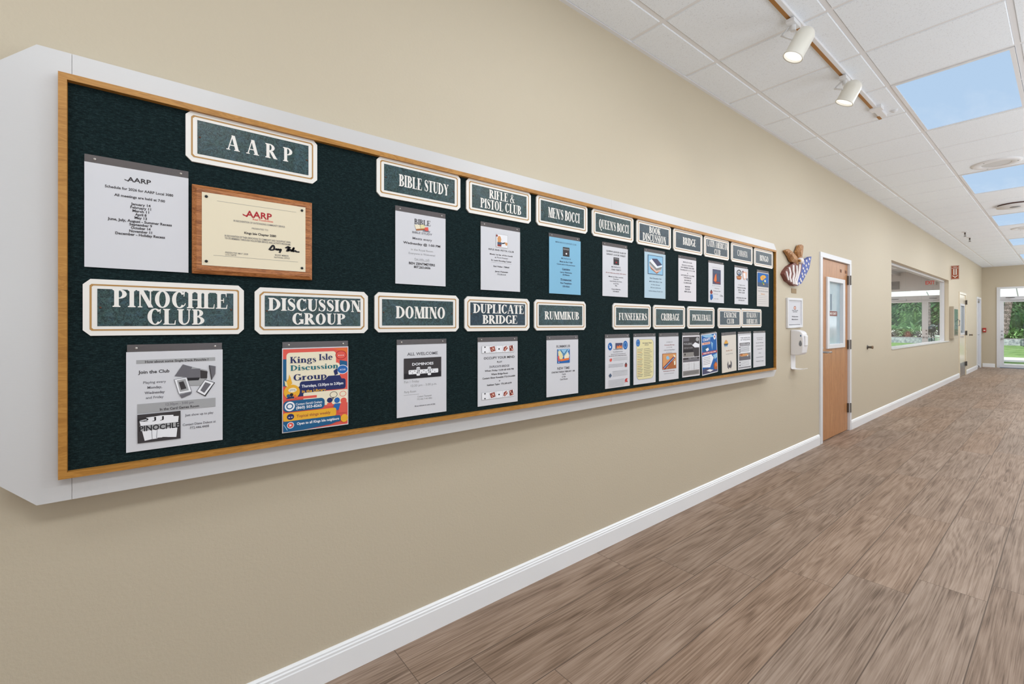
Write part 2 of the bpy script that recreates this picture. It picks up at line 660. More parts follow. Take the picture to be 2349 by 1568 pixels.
    if ch in 'nr':
        q = stem(X, top=False, y1=xh) + [rc(.02, xh - st, X + T, xh)]
        if ch == 'r':
            return q + stroke([(X + T * .8, .40, .06), (.36, .60, .09), (.48, .59, .13)]), .52
        return q + ring(.40, .40, .255, .27, T, t2, 0, 150) + [rc(.655 - T, 0, .655, .41), rc(.655 - T - .06, 0, .655 + .07, st)], .74
    if ch == 'u':
        return [rc(X, .22, X + T, xh), rc(.02, xh - st, X + T, xh), rc(.48, 0, .48 + T, xh), rc(.41, xh - st, .48 + T, xh), rc(.48, 0, .72, st)] + ring(.345, .24, .255, .255, T, t2, 180, 320), .74
    if ch == 'o':
        return ring(.345, .325, .315, .345, T, t2), .69
    if ch == 'c':
        return ring(.345, .325, .315, .345, T, t2, 50, 315) + ring(.50, .50, .09, .09, .08, .08), .62
    if ch == 'e':
        return ring(.345, .325, .315, .345, T, t2, 10, 315) + [rc(.10, .33, .64, .33 + st)], .68
    if ch == 's':
        return stroke([(.42, .52, .05), (.36, .61, .06), (.25, .64, .06), (.14, .58, .1), (.14, .47, .13), (.27, .36, T), (.40, .24, .14), (.39, .1, .1), (.27, .025, .055), (.14, .06, .06), (.08, .15, .05)]), .50
    if ch == 'p':
        return stem(X, top=False, y0=-.28, y1=xh) + [rc(.02, xh - st, X + T, xh)] + ring(.36, .325, .32, .345, T, t2, -130, 130), .74
    if ch == 'g':
        return ring(.32, .42, .26, .25, T * .85, t2) + ring(.33, -.08, .30, .19, T * .7, .07) + stroke([(.2, .2, .06), (.14, .12, .07), (.3, .07, .08)]) + [rc(.46, .58, .64, .65)], .66
    return [rc(X, 0, .5, 1)], .6


def serif_line(mb, s, x0, x1, z0, z1, y, mat, T=.17, gap=.0, rise=0.):
    """fit a line of roman letters into the rectangle; rise lifts the right end"""
    q, pen = [], 0.
    for ch in s:
        g, w = serif_glyph(ch, T)
        q += [[(pen + a, b) for a, b in p] for p in g]
        pen += w + gap
    lo = min(a for p in q for a, b in p)
    hi = max(a for p in q for a, b in p)
    k = (x1 - x0) / (hi - lo)
    for i, p in enumerate(q):
        mb.face([(x0 + (a - lo) * k, y - (i % 48) * 9e-6, z0 + b * (z1 - z0) + rise * (a - lo) / (hi - lo)) for a, b in p], mat)


def plain_line(mb, s, cx, cz, cap, width, y, mat, bold=False, align='c', rise=0., slant=0.):
    v, f, w = text_shape(s, bold)
    k = cap if width is None else width / max(w, .01)
    x0 = cx - w * k / 2 if align == 'c' else cx
    mb.mesh([(x0 + a * k + slant * b * cap, y, cz + (b - .5) * cap + rise * a * k) for a, b in v], f, mat)


# ------------------------------------------------------------------ setting: floor, walls, ceiling
X0, X1 = -4.0, 20.0
WT = .15
struct(one_box('floor', X0 - .15, X1 + .15, -ROOM_W - .15, 6.0, -.12, 0, M_FLOOR))

D1 = (5.765, 6.775, 2.065)      # door openings: x0, x1, top
D2 = (15.52, 16.55, 2.07)
D3 = (18.82, 19.62, 2.07)
WN = (8.87, 14.02, .93, 2.29)
b = MB()


def wl(x0, x1, z0, z1):
    b.box(x0, x1, 0, WT, z0, z1, M_WALL)


wl(X0, D1[0], 0, CEIL + .1)
wl(D1[0], D1[1], D1[2], CEIL + .1)
wl(D1[1], WN[0], 0, CEIL + .1)
wl(WN[0], WN[1], 0, WN[2])
wl(WN[0], WN[1], WN[3], CEIL + .1)
wl(WN[1], D2[0], 0, CEIL + .1)
wl(D2[0], D2[1], D2[2], CEIL + .1)
wl(D2[1], D3[0], 0, CEIL + .1)
wl(D3[0], D3[1], D3[2], CEIL + .1)
wl(D3[1], X1, 0, CEIL + .1)
struct(b.build('wall_left'))

ED = (-2.30, -.335, 2.40)       # end door opening
FD = (.30, 2.32, 2.45)          # facade door of the adjoining room
b = MB()
b.box(X1, X1 + WT, -ROOM_W - .15, ED[0], 0, CEIL + .1, M_WALL)
b.box(X1, X1 + WT, ED[1], .075, 0, CEIL + .1, M_WALL)
b.box(X1, X1 + WT, ED[0], ED[1], ED[2], CEIL + .1, M_WALL)
struct(b.build('wall_end'))
b = MB()
b.box(X1, X1 + WT, .075, FD[0], 0, CEIL + .1, M_GREYWALL)
b.box(X1, X1 + WT, FD[1], 6.0, 0, CEIL + .1, M_GREYWALL)
b.box(X1, X1 + WT, FD[0], FD[1], FD[2], CEIL + .1, M_GREYWALL)
b.box(7.4, X1, 5.85, 6.0, 0, CEIL + .1, M_GREYWALL)
b.box(7.25, 7.4, WT, 6.0, 0, CEIL + .1, M_GREYWALL)
struct(b.build('wall_far'))
struct(one_box('wall_back', X0 - .15, X0, -ROOM_W - .15, WT, 0, CEIL + .1, M_WALL))
b = MB()
px = X0 - .15
for a, c in ADDED_WINDOWS:  # unseen openings, added to give the fill lamps a source
    b.box(px, a, -ROOM_W - .15, -ROOM_W, 0, CEIL + .1, M_WALL)
    b.box(a, c, -ROOM_W - .15, -ROOM_W, 0, .35, M_WALL)
    b.box(a, c, -ROOM_W - .15, -ROOM_W, 2.7, CEIL + .1, M_WALL)
    px = c
b.box(px, X1 + .15, -ROOM_W - .15, -ROOM_W, 0, CEIL + .1, M_WALL)
struct(b.build('wall_right'))

# suspended ceiling: tiles hang 6 mm below the face of the tee grid
gx = [2.322 + PITCH * i for i in range(-11, 29)]
gy = [0.] + [-.25 - PITCH * i for i in range(0, 5)] + [-ROOM_W]
b = MB()
HT = .011
for i in range(len(gx) - 1):
    for j in range(len(gy) - 1):
        xa, xb = max(gx[i], X0) + HT, min(gx[i + 1], X1) - HT
        ya, yb = gy[j + 1] + HT, gy[j] - (HT if j else .02)
        if xb - xa < .05:
            continue
        if j == 2 and any(abs((gx[i] + gx[i + 1]) / 2 - s - PITCH) < PITCH for s in SKY_X):
            continue
        e = .006
        v = [(xa, ya, CEIL + .008), (xb, ya, CEIL + .008), (xb, yb, CEIL + .008), (xa, yb, CEIL + .008),
             (xa + e, ya + e, CEIL), (xb - e, ya + e, CEIL), (xb - e, yb - e, CEIL), (xa + e, yb - e, CEIL)]
        b.mesh(v, [(7, 6, 5, 4), (0, 4, 5, 1), (1, 5, 6, 2), (2, 6, 7, 3), (3, 7, 4, 0)], M_TILE)
b.box(X0, X1 + .15, -ROOM_W, 0, CEIL + .06, CEIL + .1, M_TILE)
ceil = struct(b.build('ceiling'))
b = MB()
for x in gx:
    b.box(x - .012, x + .012, -ROOM_W, 0, CEIL + .005, CEIL + .02, M_CEILW)
for y in gy[1:-1]:
    b.box(X0, X1, y - .012, y + .012, CEIL + .0045, CEIL + .02, M_CEILW)
g_ = struct(b.build('tee_grid', ceil))
b = MB()
b.box(X0, X1, -.022, 0, CEIL - .004, CEIL + .012, M_CEILW)
b.box(X1 - .022, X1, -ROOM_W, 0, CEIL - .004, CEIL + .012, M_CEILW)
struct(b.build('trim_1'), 'white angle strip where the wall meets the ceiling')

# adjoining room ceiling and its beam
M_GREYC = flat('grey_white_ceiling', (215, 215, 218), .8)
struct(one_box('ceiling_far', 7.25, X1 + .15, WT, 6.0, CEIL, CEIL + .1, M_GREYC))
struct(one_box('beam', 8.5, X1, 1.93, 2.02, CEIL - .09, CEIL, M_GREYC))


def baseboard(name, xa, xb):
    prof = [(0, 0), (-.016, 0), (-.016, .085), (-.0135, .089), (-.0135, .097), (-.010, .101), (-.010, .107), (-.004, .113), (0, .113)]
    bb = MB()
    n = len(prof)
    v = [(x, y, z) for x in (xa, xb) for y, z in prof]
    bb.mesh(v, [(i, (i + 1) % n, (i + 1) % n + n, i + n) for i in range(n)] + [tuple(range(n)), tuple(range(2 * n - 1, n - 1, -1))], M_TRIM)
    return struct(bb.build(name))


b1 = baseboard('baseboard_left', X0, D1[0] - .07)
b2 = baseboard('baseboard_left', D1[1] + .045, D2[0] - .05)
b3 = baseboard('baseboard_left', D2[1] + .05, D3[0] - .05)
b = MB()
b.box(X1 - .016, X1, ED[1] + .055, -.017, 0, .10, M_TRIM)
b.box(X1 - .009, X1, ED[1] + .055, -.017, .10, .113, M_TRIM)
struct(b.build('baseboard_end'))


# ------------------------------------------------------------------ door beside the notice board
def casing(bb, x0, x1, top, wl_, wr, mat, out=.015, depth=.10):
    bb.box(x0 - wl_, x0 + .02, -out, depth, 0, top - .02, mat)
    bb.box(x1 - .02, x1 + wr, -out, depth, 0, top - .02, mat)
    bb.box(x0 - wl_, x1 + wr, -out, depth, top - .02, top + .035, mat)


door = struct(bpy.data.objects.new('door_1', None), 'maple veneer door with a tall glass pane and a white frame')
C.objects.link(door)
door.location = ((D1[0] + D1[1]) / 2, 0, 0)
ox = -door.location.x
b = MB()
casing(b, D1[0], D1[1], D1[2], .05, .04, M_FRAMEW)
b.build('frame', door, (ox, 0, 0), .003)
GX0, GX1, GZ0, GZ1 = 6.035, 6.535, 1.075, 1.80
lx0, lx1 = D1[0] + .022, D1[1] - .022
b = MB()
b.box(lx0, GX0, .012, .056, .008, 2.04, M_DOOR)
b.box(GX1, lx1, .012, .056, .008, 2.04, M_DOOR)
b.box(GX0, GX1, .012, .056, .008, GZ0, M_DOOR)
b.box(GX0, GX1, .012, .056, GZ1, 2.04, M_DOOR)
leaf = b.build('leaf', door, (ox, 0, 0))
b = MB()
fw = .045
for args in ((GX0 - fw - .02, GX0 + .005, GZ0 - fw, GZ1 + fw), (GX1 - .005, GX1 + fw + .02, GZ0 - fw, GZ1 + fw), (GX0, GX1, GZ0 - fw, GZ0 + .005), (GX0, GX1, GZ1 - .005, GZ1 + fw)):
    b.box(args[0], args[1], -.006, .06, args[2], args[3], M_FRAMEW)
b.build('glass_frame', leaf, (0, 0, 0), .004)
g = G('frosted_pale_blue_glass')
n = g.noise(g.mapping(g.coord(), (3, 3, 3)), 2, 3)
M_FROST = g.fin(g.mix(n, lin((150, 176, 186)), lin((196, 214, 222))), .12, .6)
pane = one_box('pane', GX0, GX1, .030, .036, GZ0, GZ1, M_FROST, leaf)
b = MB()
b.box(6.13, 6.42, .0275, .0295, 1.405, 1.462, flat('maroon_vinyl', (134, 78, 70)))
plain_line(b, 'NO EXIT', 6.275, 1.434, .026, .22, .0270, M_LETTER, True)
b.build('door_notice', leaf)
b = MB()
b.box(6.19, 6.23, .028, .0295, 1.47, 1.66, flat('grey_view_shape', (120, 136, 150)))
b.box(6.045, 6.14, .028, .0295, 1.50, 1.62, flat('blue_view_shape', (128, 164, 196)))
b.box(6.045, 6.09, .028, .0295, 1.33, 1.42, flat('blue_view_shape', (128, 164, 196)))
b.build('view_shapes', leaf)  # flat shapes standing in for the pole and things behind the glass
b = MB()
for x in (6.475, 6.50, 6.66, 6.69):
    b.box(x, x + .018, .008, .012, 1.93, 1.965, flat('brown_number', (128, 86, 60)))
b.build('room_number', leaf)
b = MB()
b.box(5.795, 5.845, .004, .012, .945, 1.055, M_METAL)
b.tube([(5.822, .012, 1.0), (5.822, -.05, 1.0)], .012, M_METAL)
b.tube([(5.815, -.05, 1.0), (5.86, -.055, 1.0), (5.94, -.05, .998)], .0095, M_METAL)
b.tube([(5.822, .012, 1.045), (5.822, -.006, 1.045)], .013, M_METAL, 14)
b.build('lever_handle', leaf, bevel=.002)
for z in (1.85, 1.06, .28):
    b = MB()
    b.box(D1[1] - .045, D1[1] + .012, -.006, .012, z - .055, z + .055, M_BRONZE)
    b.tube([(D1[1] - .012, -.018, z - .058), (D1[1] - .012, -.018, z + .058)], .009, M_BRONZE)
    b.build('hinge', door, (ox, 0, 0), .002)

# window onto the adjoining room
win = struct(bpy.data.objects.new('window_1', None), 'long inside window looking into the next room')
C.objects.link(win)
win.location = ((WN[0] + WN[1]) / 2, .1, WN[2])
ox, oy, oz = -win.location.x, -win.location.y, -win.location.z
M_GREYF = flat('grey_white_frame', (212, 212, 215), .4)
b = MB()
fx0, fx1, fz0, fz1 = WN
fz0, fz1 = WN[2], WN[3]
b.box(WN[0], WN[0] + .05, .07, .145, WN[2], WN[3], M_GREYF)
b.box(WN[1] - .012, WN[1], .07, .145, WN[2], WN[3], M_GREYF)
b.box(WN[0], WN[1], .07, .145, WN[3] - .035, WN[3], M_GREYF)
b.box(WN[0], WN[1], .07, .145, WN[2], WN[2] + .012, M_GREYF)
b.build('window_frame', win, (ox, oy, oz), .002)
sx = [WN[0] + .05, 10.45, 11.81, 13.0, WN[1] - .012]
for i in range(4):
    b = MB()
    b.box(sx[i] + .003, sx[i + 1] - .003, .108, .116, WN[2] + .012, WN[3] - .035, M_GLASS)
    b.build('pane', win, (ox, oy, oz))
b = MB()
b.box(WN[0], WN[1] - .0, -.012, .07, WN[2] - .012, WN[2] + .004, M_WHITE)
b.build('window_sill', win, (ox, oy, oz), .002)

# second door: cream panel, lite and kick plate
M_CREAM = flat('glossy_cream_enamel', (236, 224, 200), .16, .5)
door2 = struct(bpy.data.objects.new('door_2', None), 'narrow looking cream door with a glass lite and steel kick plate')
C.objects.link(door2)
door2.location = ((D2[0] + D2[1]) / 2, 0, 0)
ox = -door2.location.x
b = MB()
casing(b, D2[0], D2[1], D2[2], .045, .045, M_CREAM, .018)
b.build('frame', door2, (ox, 0, 0), .003)
b = MB()
l0, l1 = D2[0] + .022, D2[1] - .022
b.box(l0, 15.72, .0, .045, .008, 2.045, M_CREAM)
b.box(16.36, l1, .0, .045, .008, 2.045, M_CREAM)
b.box(15.72, 16.36, .0, .045, .008, 1.08, M_CREAM)
b.box(15.72, 16.36, .0, .045, 1.78, 2.045, M_CREAM)
lf2 = b.build('leaf', door2, (ox, 0, 0))
one_box('pane', 15.72, 16.36, .018, .024, 1.08, 1.78, flat('silvery_glass', (150, 166, 172), .06, .6, .4), lf2)
b = MB()
for a in ((15.68, 15.73, 1.04, 1.82), (16.35, 16.40, 1.04, 1.82), (15.73, 16.35, 1.04, 1.09), (15.73, 16.35, 1.77, 1.82)):
    b.box(a[0], a[1], -.008, .05, a[2], a[3], M_GREYF)
b.build('glass_frame', lf2)
one_box('kick_plate', l0 + .01, l1 - .01, -.003, .0, .02, .34, M_METAL, lf2)
b = MB()
b.tube([(15.60, 0, 1.0), (15.60, -.055, 1.0), (15.74, -.055, .998)], .011, M_METAL)
b.build('lever_handle', lf2)
for z in (1.87, 1.08, .29):
    b = MB()
    b.box(D2[1] - .05, D2[1] + .02, -.022, -.0, z - .055, z + .055, M_BRONZE)
    b.tube([(D2[1] - .02, -.03, z - .058), (D2[1] - .02, -.03, z + .058)], .012, M_BRONZE)
    b.build('hinge', door2, (ox, 0, 0))

# third door at the far corner
M_GREYD = flat('pale_grey_door', (206, 208, 214), .4)
door3 = struct(bpy.data.objects.new('door_3', None), 'pale grey door beside the far corner')
C.objects.link(door3)
door3.location = ((D3[0] + D3[1]) / 2, 0, 0)
ox = -door3.location.x
b = MB()
casing(b, D3[0], D3[1], D3[2], .05, .05, M_FRAMEW, .018)
b.build('frame', door3, (ox, 0, 0))
lf3 = one_box('leaf', D3[0] + .022, D3[1] - .022, .03, .07, .008, 2.045, M_GREYD)
lf3.parent = door3
lf3.location = (ox, 0, 0)
b = MB()
b.tube([(18.93, .03, 1.0), (18.93, -.03, 1.0), (19.06, -.03, 1.0)], .011, M_METAL)
b.box(18.90, 18.95, .024, .03, .93, 1.14, M_METAL)
b.build('lever_handle', lf3)
one_box('door_closer', 18.9, 19.25, -.02, .03, 1.93, 2.0, M_METAL, lf3)
b = MB()
b.tube([(19.0, .03, .10), (19.0, -.02, .12), (19.0, -.03, .05)], .012, M_METAL)
b.build('kick_stop', lf3)


# glazed double doors in the end wall and in the adjoining room
def glazed(name, label, y0, y1, top, header0, header1, leaves, closer):
    d = struct(bpy.data.objects.new(name, None), label)
    C.objects.link(d)
    d.location = (X1, (y0 + y1) / 2, 0)
    off = (-X1, -(y0 + y1) / 2, 0)
    bb = MB()
    fw = .05
    bb.box(X1 - .02, X1 + .12, y0 - .02, y0 + fw, 0, top + .02, M_FRAMEW)
    bb.box(X1 - .02, X1 + .12, y1 - fw, y1 + .02, 0, top + .02, M_FRAMEW)
    bb.box(X1 - .02, X1 + .12, y0 + fw, y1 - fw, top - .03, top + .02, M_FRAMEW)
    bb.box(X1 - .01, X1 + .12, y0 + fw, y1 - fw, header0, header1, M_GREYF)
    bb.build('frame', d, off)
    one_box('transom_pane', X1 + .05, X1 + .056, y0 + fw, y1 - fw, header1, top - .03, M_GLASS, d).location = off
    one_box('threshold', X1 - .10, X1 + .12, y0 + fw, y1 - fw, 0, .014, flat('blue_grey_threshold', (104, 116, 132)), d).location = off
    w = (y1 - y0 - 2 * fw) / leaves
    st = .075
    for i in range(leaves):
        a = y0 + fw + i * w
        c = a + w
        bb = MB()
        bb.box(X1 + .02, X1 + .065, a, a + st, .016, header0 - .003, M_FRAMEW)
        bb.box(X1 + .02, X1 + .065, c - st, c, .016, header0 - .003, M_FRAMEW)
        bb.box(X1 + .02, X1 + .065, a + st, c - st, .016, .10, M_FRAMEW)
        bb.box(X1 + .02, X1 + .065, a + st, c - st, header0 - .06, header0 - .003, M_FRAMEW)
        lf = bb.build('leaf', d, off)
        one_box('pane', X1 + .04, X1 + .046, a + st, c - st, .10, header0 - .06, M_GLASS, lf)
        bb = MB()
        bb.tube([(X1 - .03, a + .03, .875), (X1 - .03, c - .03, .875)], .011, M_GREYF)
        bb.box(X1 - .03, X1 + .02, a + .025, a + .05, .85, .90, M_METAL)
        bb.box(X1 - .03, X1 + .02, c - .05, c - .025, .85, .90, M_METAL)
        bb.build('push_bar', lf)
        if closer:
            bb = MB()
            bb.box(X1 - .05, X1 + .02, c - .5, c - .2, header0 - .0, header0 + .055, M_GREYF)
            bb.tube([(X1 - .04, c - .3, header0 + .06), (X1 - .08, c - .12, header0 + .07)], .009, M_BRONZE)
            bb.build('door_closer', lf)
            bb = MB()
            for z in (.99, 1.10):
                bb.tube([(X1 + .02, c - .038, z), (X1 - .004, c - .038, z)], .018, M_METAL, 12)
            bb.build('lock', lf)
    return d


glazed('door_4', 'glazed double door with a transom at the end of the corridor', ED[0], ED[1], ED[2], 2.03, 2.13, 2, True)
glazed('door_5', 'glazed double door seen through the inside window', FD[0], FD[1], FD[2], 2.09, 2.25, 2, True)

# ------------------------------------------------------------------ notice board
BRD_Y = -.08
bd = thing('notice_board', 'long dark green fabric notice board on a white cut-corner panel with a gold frame', 'notice board', (2.05, 0, 1.434))
off = (-2.05, 0, -1.434)
bx0, bx1, bz0, bz1, ch = -.278, 4.378, .851, 2.018, .066
seams = [bx0, -.1475, 2.069, bx1]
for i in range(3):
    a, c = seams[i], seams[i + 1]
    ga, gc = (a if i == 0 else a + .0004), (c if i == 2 else c - .0004)
    pts = []
    pts += [(ga, bz0 + ch), (ga + ch, bz0)] if i == 0 else [(ga, bz0)]
    pts += [(gc - ch, bz0), (gc, bz0 + ch)] if i == 2 else [(gc, bz0)]
    pts += [(gc, bz1 - ch), (gc - ch, bz1)] if i == 2 else [(gc, bz1)]
    pts += [(ga + ch, bz1), (ga, bz1 - ch)] if i == 0 else [(ga, bz1)]
    b = MB()
    b.prism(pts, BRD_Y, 0, M_WHITE)
    b.build('white_panel', bd, off)
fx0, fx1, fz0, fz1 = -.171, 4.305, .9125, 1.9553
fw = .0165
FR = -.104
b = MB()
b.box(fx0 + fw, fx1 - fw, BRD_Y - .006, BRD_Y, fz0 + fw, fz1 - fw, M_FABRIC)
b.build('fabric', bd, off)
for nm, pts in (('rail', [(fx0, fz1), (fx0 + fw, fz1 - fw), (fx1 - fw, fz1 - fw), (fx1, fz1)]),
                ('rail', [(fx0, fz0), (fx1, fz0), (fx1 - fw, fz0 + fw), (fx0 + fw, fz0 + fw)]),
                ('stile', [(fx0, fz0), (fx0 + fw, fz0 + fw), (fx0 + fw, fz1 - fw), (fx0, fz1)]),
                ('stile', [(fx1, fz0), (fx1, fz1), (fx1 - fw, fz1 - fw), (fx1 - fw, fz0 + fw)])):
    b = MB()
    b.prism(pts, FR, BRD_Y, M_GOLD)
    o = b.build('gold_' + nm, bd, off, bevel=.0012)

FAB = BRD_Y - .006              # face of the fabric


# ------------------------------------------------------------------ signs
def cut(x0, x1, z0, z1, c):
    return [(x0 + c, z0), (x1 - c, z0), (x1, z0 + c), (x1, z1 - c), (x1 - c, z1), (x0 + c, z1), (x0, z1 - c), (x0, z0 + c)]


SIGN_BASE = {}


def sign(x0, zc, lines, label, marble=M_MARBLE, gc=.006, w=.369, h=.151, T=.17, tilt=0.):
    t = thing('club_sign', label, 'sign', (x0 + w / 2, FAB, zc - h / 2), 'club name signs on the notice board')
    if tilt:
        t.rotation_euler = (0, tilt, 0)
    bb = MB()
    bb.prism(cut(-w / 2, w / 2, 0, h, .015), -.0065, 0, M_WHITES)
    bb.build('plate', t, bevel=.001)
    bb = MB()
    a, c = .0132, .0174
    p1, p2 = cut(-w / 2 + a, w / 2 - a, a, h - a, gc), cut(-w / 2 + c, w / 2 - c, c, h - c, gc * .9)
    for i in range(8):
        j = (i + 1) % 8
        bb.face([(p1[i][0], -.0069, p1[i][1]), (p1[j][0], -.0069, p1[j][1]), (p2[j][0], -.0069, p2[j][1]), (p2[i][0], -.0069, p2[i][1])], M_LINE)
    bb.build('gold_line', t)
    bb = MB()
    px_, pz = w / 2 - .0285, .0255
    bb.box(-px_, px_, -.0071, -.0060, pz, h - pz, marble)
    bb.build('marble_panel', t)
    bb = MB()
    for s, u0, u1, v0, v1, gap in lines:
        serif_line(bb, s, -w / 2 + u0 * w, -w / 2 + u1 * w, h - v1 * h, h - v0 * h, -.0077, M_LETTER, T, gap)
    bb.build('lettering', t)
    for sx_ in (-1, 1):
        bb = MB()
        bb.lathe([(0, 0), (.0028, 0), (.0028, -.0012), (0, -.0018)], flat('brown_screw', (96, 62, 48)), 8, Matrix.Translation((sx_ * (px_ - .006), -.0071, h / 2)) @ Matrix.Rotation(-pi / 2, 4, 'X'))
        bb.build('screw', t)
    return t


TOPZ, BOTZ = 1.8668, 1.3545
sign(.094, TOPZ, [('AARP', .276, .784, .32, .625, .42)], 'green sign with four wide spaced letters above the wooden award plaque', T=.22)
sign(.676, TOPZ, [('BIBLE STUDY', .24, .84, .345, .65, .0)], 'BIBLE STUDY sign, second from the left in the upper row', T=.24)
sign(1.076, TOPZ, [('RIFLE &', .325, .72, .205, .465, .0), ('PISTOL CLUB', .195, .83, .505, .785, .0)], 'RIFLE & PISTOL CLUB sign in the upper row of the board', T=.24)
sign(1.481, TOPZ + .002, [("MEN'S BOCCI", .21, .83, .345, .68, .0)], "MEN'S BOCCI sign above the bright blue flyer", T=.24)
sign(1.888, TOPZ, [("QUEEN'S BOCCI", .15, .87, .355, .68, .0)], "QUEEN'S BOCCI sign in the upper row of the board", T=.24)
sign(2.289, TOPZ, [('BOOK', .34, .67, .2, .47, .0), ('DISCUSSION', .16, .84, .50, .81, .0)], 'BOOK DISCUSSION sign above the pale blue flyer with stacked books', M_MARBLE2, T=.24)
sign(2.688, TOPZ, [('BRIDGE', .30, .75, .33, .66, .0)], 'BRIDGE sign, single word, in the upper row of the board', M_MARBLE2, T=.24)
sign(3.082, TOPZ, [('LATIN AMERICAN', .115, .92, .2, .49, .0), ('CLUB', .385, .63, .56, .82, .0)], 'LATIN AMERICAN CLUB sign in the upper row of the board', M_MARBLE2, T=.24)
sign(3.488, TOPZ, [('CANASTA', .27, .735, .35, .66, .0)], 'CANASTA sign, next to last in the upper row', M_MARBLE2, T=.24)
sign(3.888, TOPZ - .001, [('BINGO', .275, .73, .36, .67, .0)], 'rightmost sign of the upper row, by the gold frame', M_MARBLE2, T=.24)
sign(-.126, BOTZ, [('PINOCHLE', .16, .88, .165, .485, .03), ('CLUB', .36, .72, .505, .805, .03)], 'PINOCHLE CLUB sign, leftmost and largest lettered of the lower row', gc=.004, T=.22)
sign(.273, BOTZ - .002, [('DISCUSSION', .103, .927, .215, .49, .0), ('GROUP', .30, .773, .535, .79, .02)], 'DISCUSSION GROUP sign above the colourful poster', gc=.011, T=.24)
sign(.668, BOTZ, [('DOMINO', .225, .815, .335, .645, .0)], 'DOMINO sign in the lower row of the board', gc=.004, T=.24)
sign(1.067, BOTZ, [('DUPLICATE', .116, .90, .205, .475, .0), ('BRIDGE', .25, .79, .525, .785, .0)], 'DUPLICATE BRIDGE sign with a bluish panel in the lower row', M_MARBLE2, gc=.011, T=.24)
sign(1.468, BOTZ, [('RUMMIKUB', .18, .85, .375, .64, .0)], 'single-word sign directly right of DUPLICATE BRIDGE', T=.24)
sign(2.065, BOTZ, [('FUNSEEKERS', .14, .88, .365, .64, .0)], 'FUNSEEKERS sign, after the wide gap in the lower row', T=.24)
sign(2.461, BOTZ, [('CRIBBAGE', .225, .80, .345, .64, .0)], 'CRIBBAGE sign in the lower row of the board', T=.24)
sign(2.86, BOTZ + .001, [('PICKLEBALL', .16, .855, .36, .64, .0)], 'PICKLEBALL sign in the lower row of the board', T=.24)
sign(3.282, BOTZ + .001, [('EXERCISE', .24, .79, .21, .47, .0), ('CLUB', .365, .67, .53, .78, .0)], 'EXERCISE CLUB sign, next to last in the lower row', M_MARBLE2, T=.24)
sign(3.657, BOTZ + .004, [('ITALIAN /', .24, .775, .21, .47, .0), ('AMERICAN', .22, .775, .54, .80, .0)], 'ITALIAN / AMERICAN sign, rightmost of the lower row', M_MARBLE2, T=.24)


# ------------------------------------------------------------------ flyers in clear holders
def col(k):
    pal = {'k': (44, 42, 46), 'g': (112, 110, 116), 'lg': (168, 168, 170), 'dg': (66, 62, 64), 'w': (240, 240, 244), 'r': (176, 44, 52), 'dr': (150, 66, 58),
           'b': (44, 104, 176), 'nb': (44, 52, 100), 'tb': (38, 96, 140), 'y': (238, 178, 56), 'o': (232, 120, 62), 'co': (228, 96, 84), 'cr': (240, 230, 204),
           'te': (34, 112, 124), 'ye': (230, 220, 170), 'br': (172, 104, 62), 'pk': (232, 190, 170), 'lb': (150, 196, 226), 'sk': (218, 158, 104), 'gr': (90, 140, 84),
           'pu': (84, 82, 108), 'pg': (196, 182, 172), 'bl': (80, 96, 120), 'gn': (146, 142, 138)}
    return flat('print_' + k, pal[k], .6, .2)


PAPER = flat('white_paper', (216, 216, 221), .45, .35)
STACK = [0]


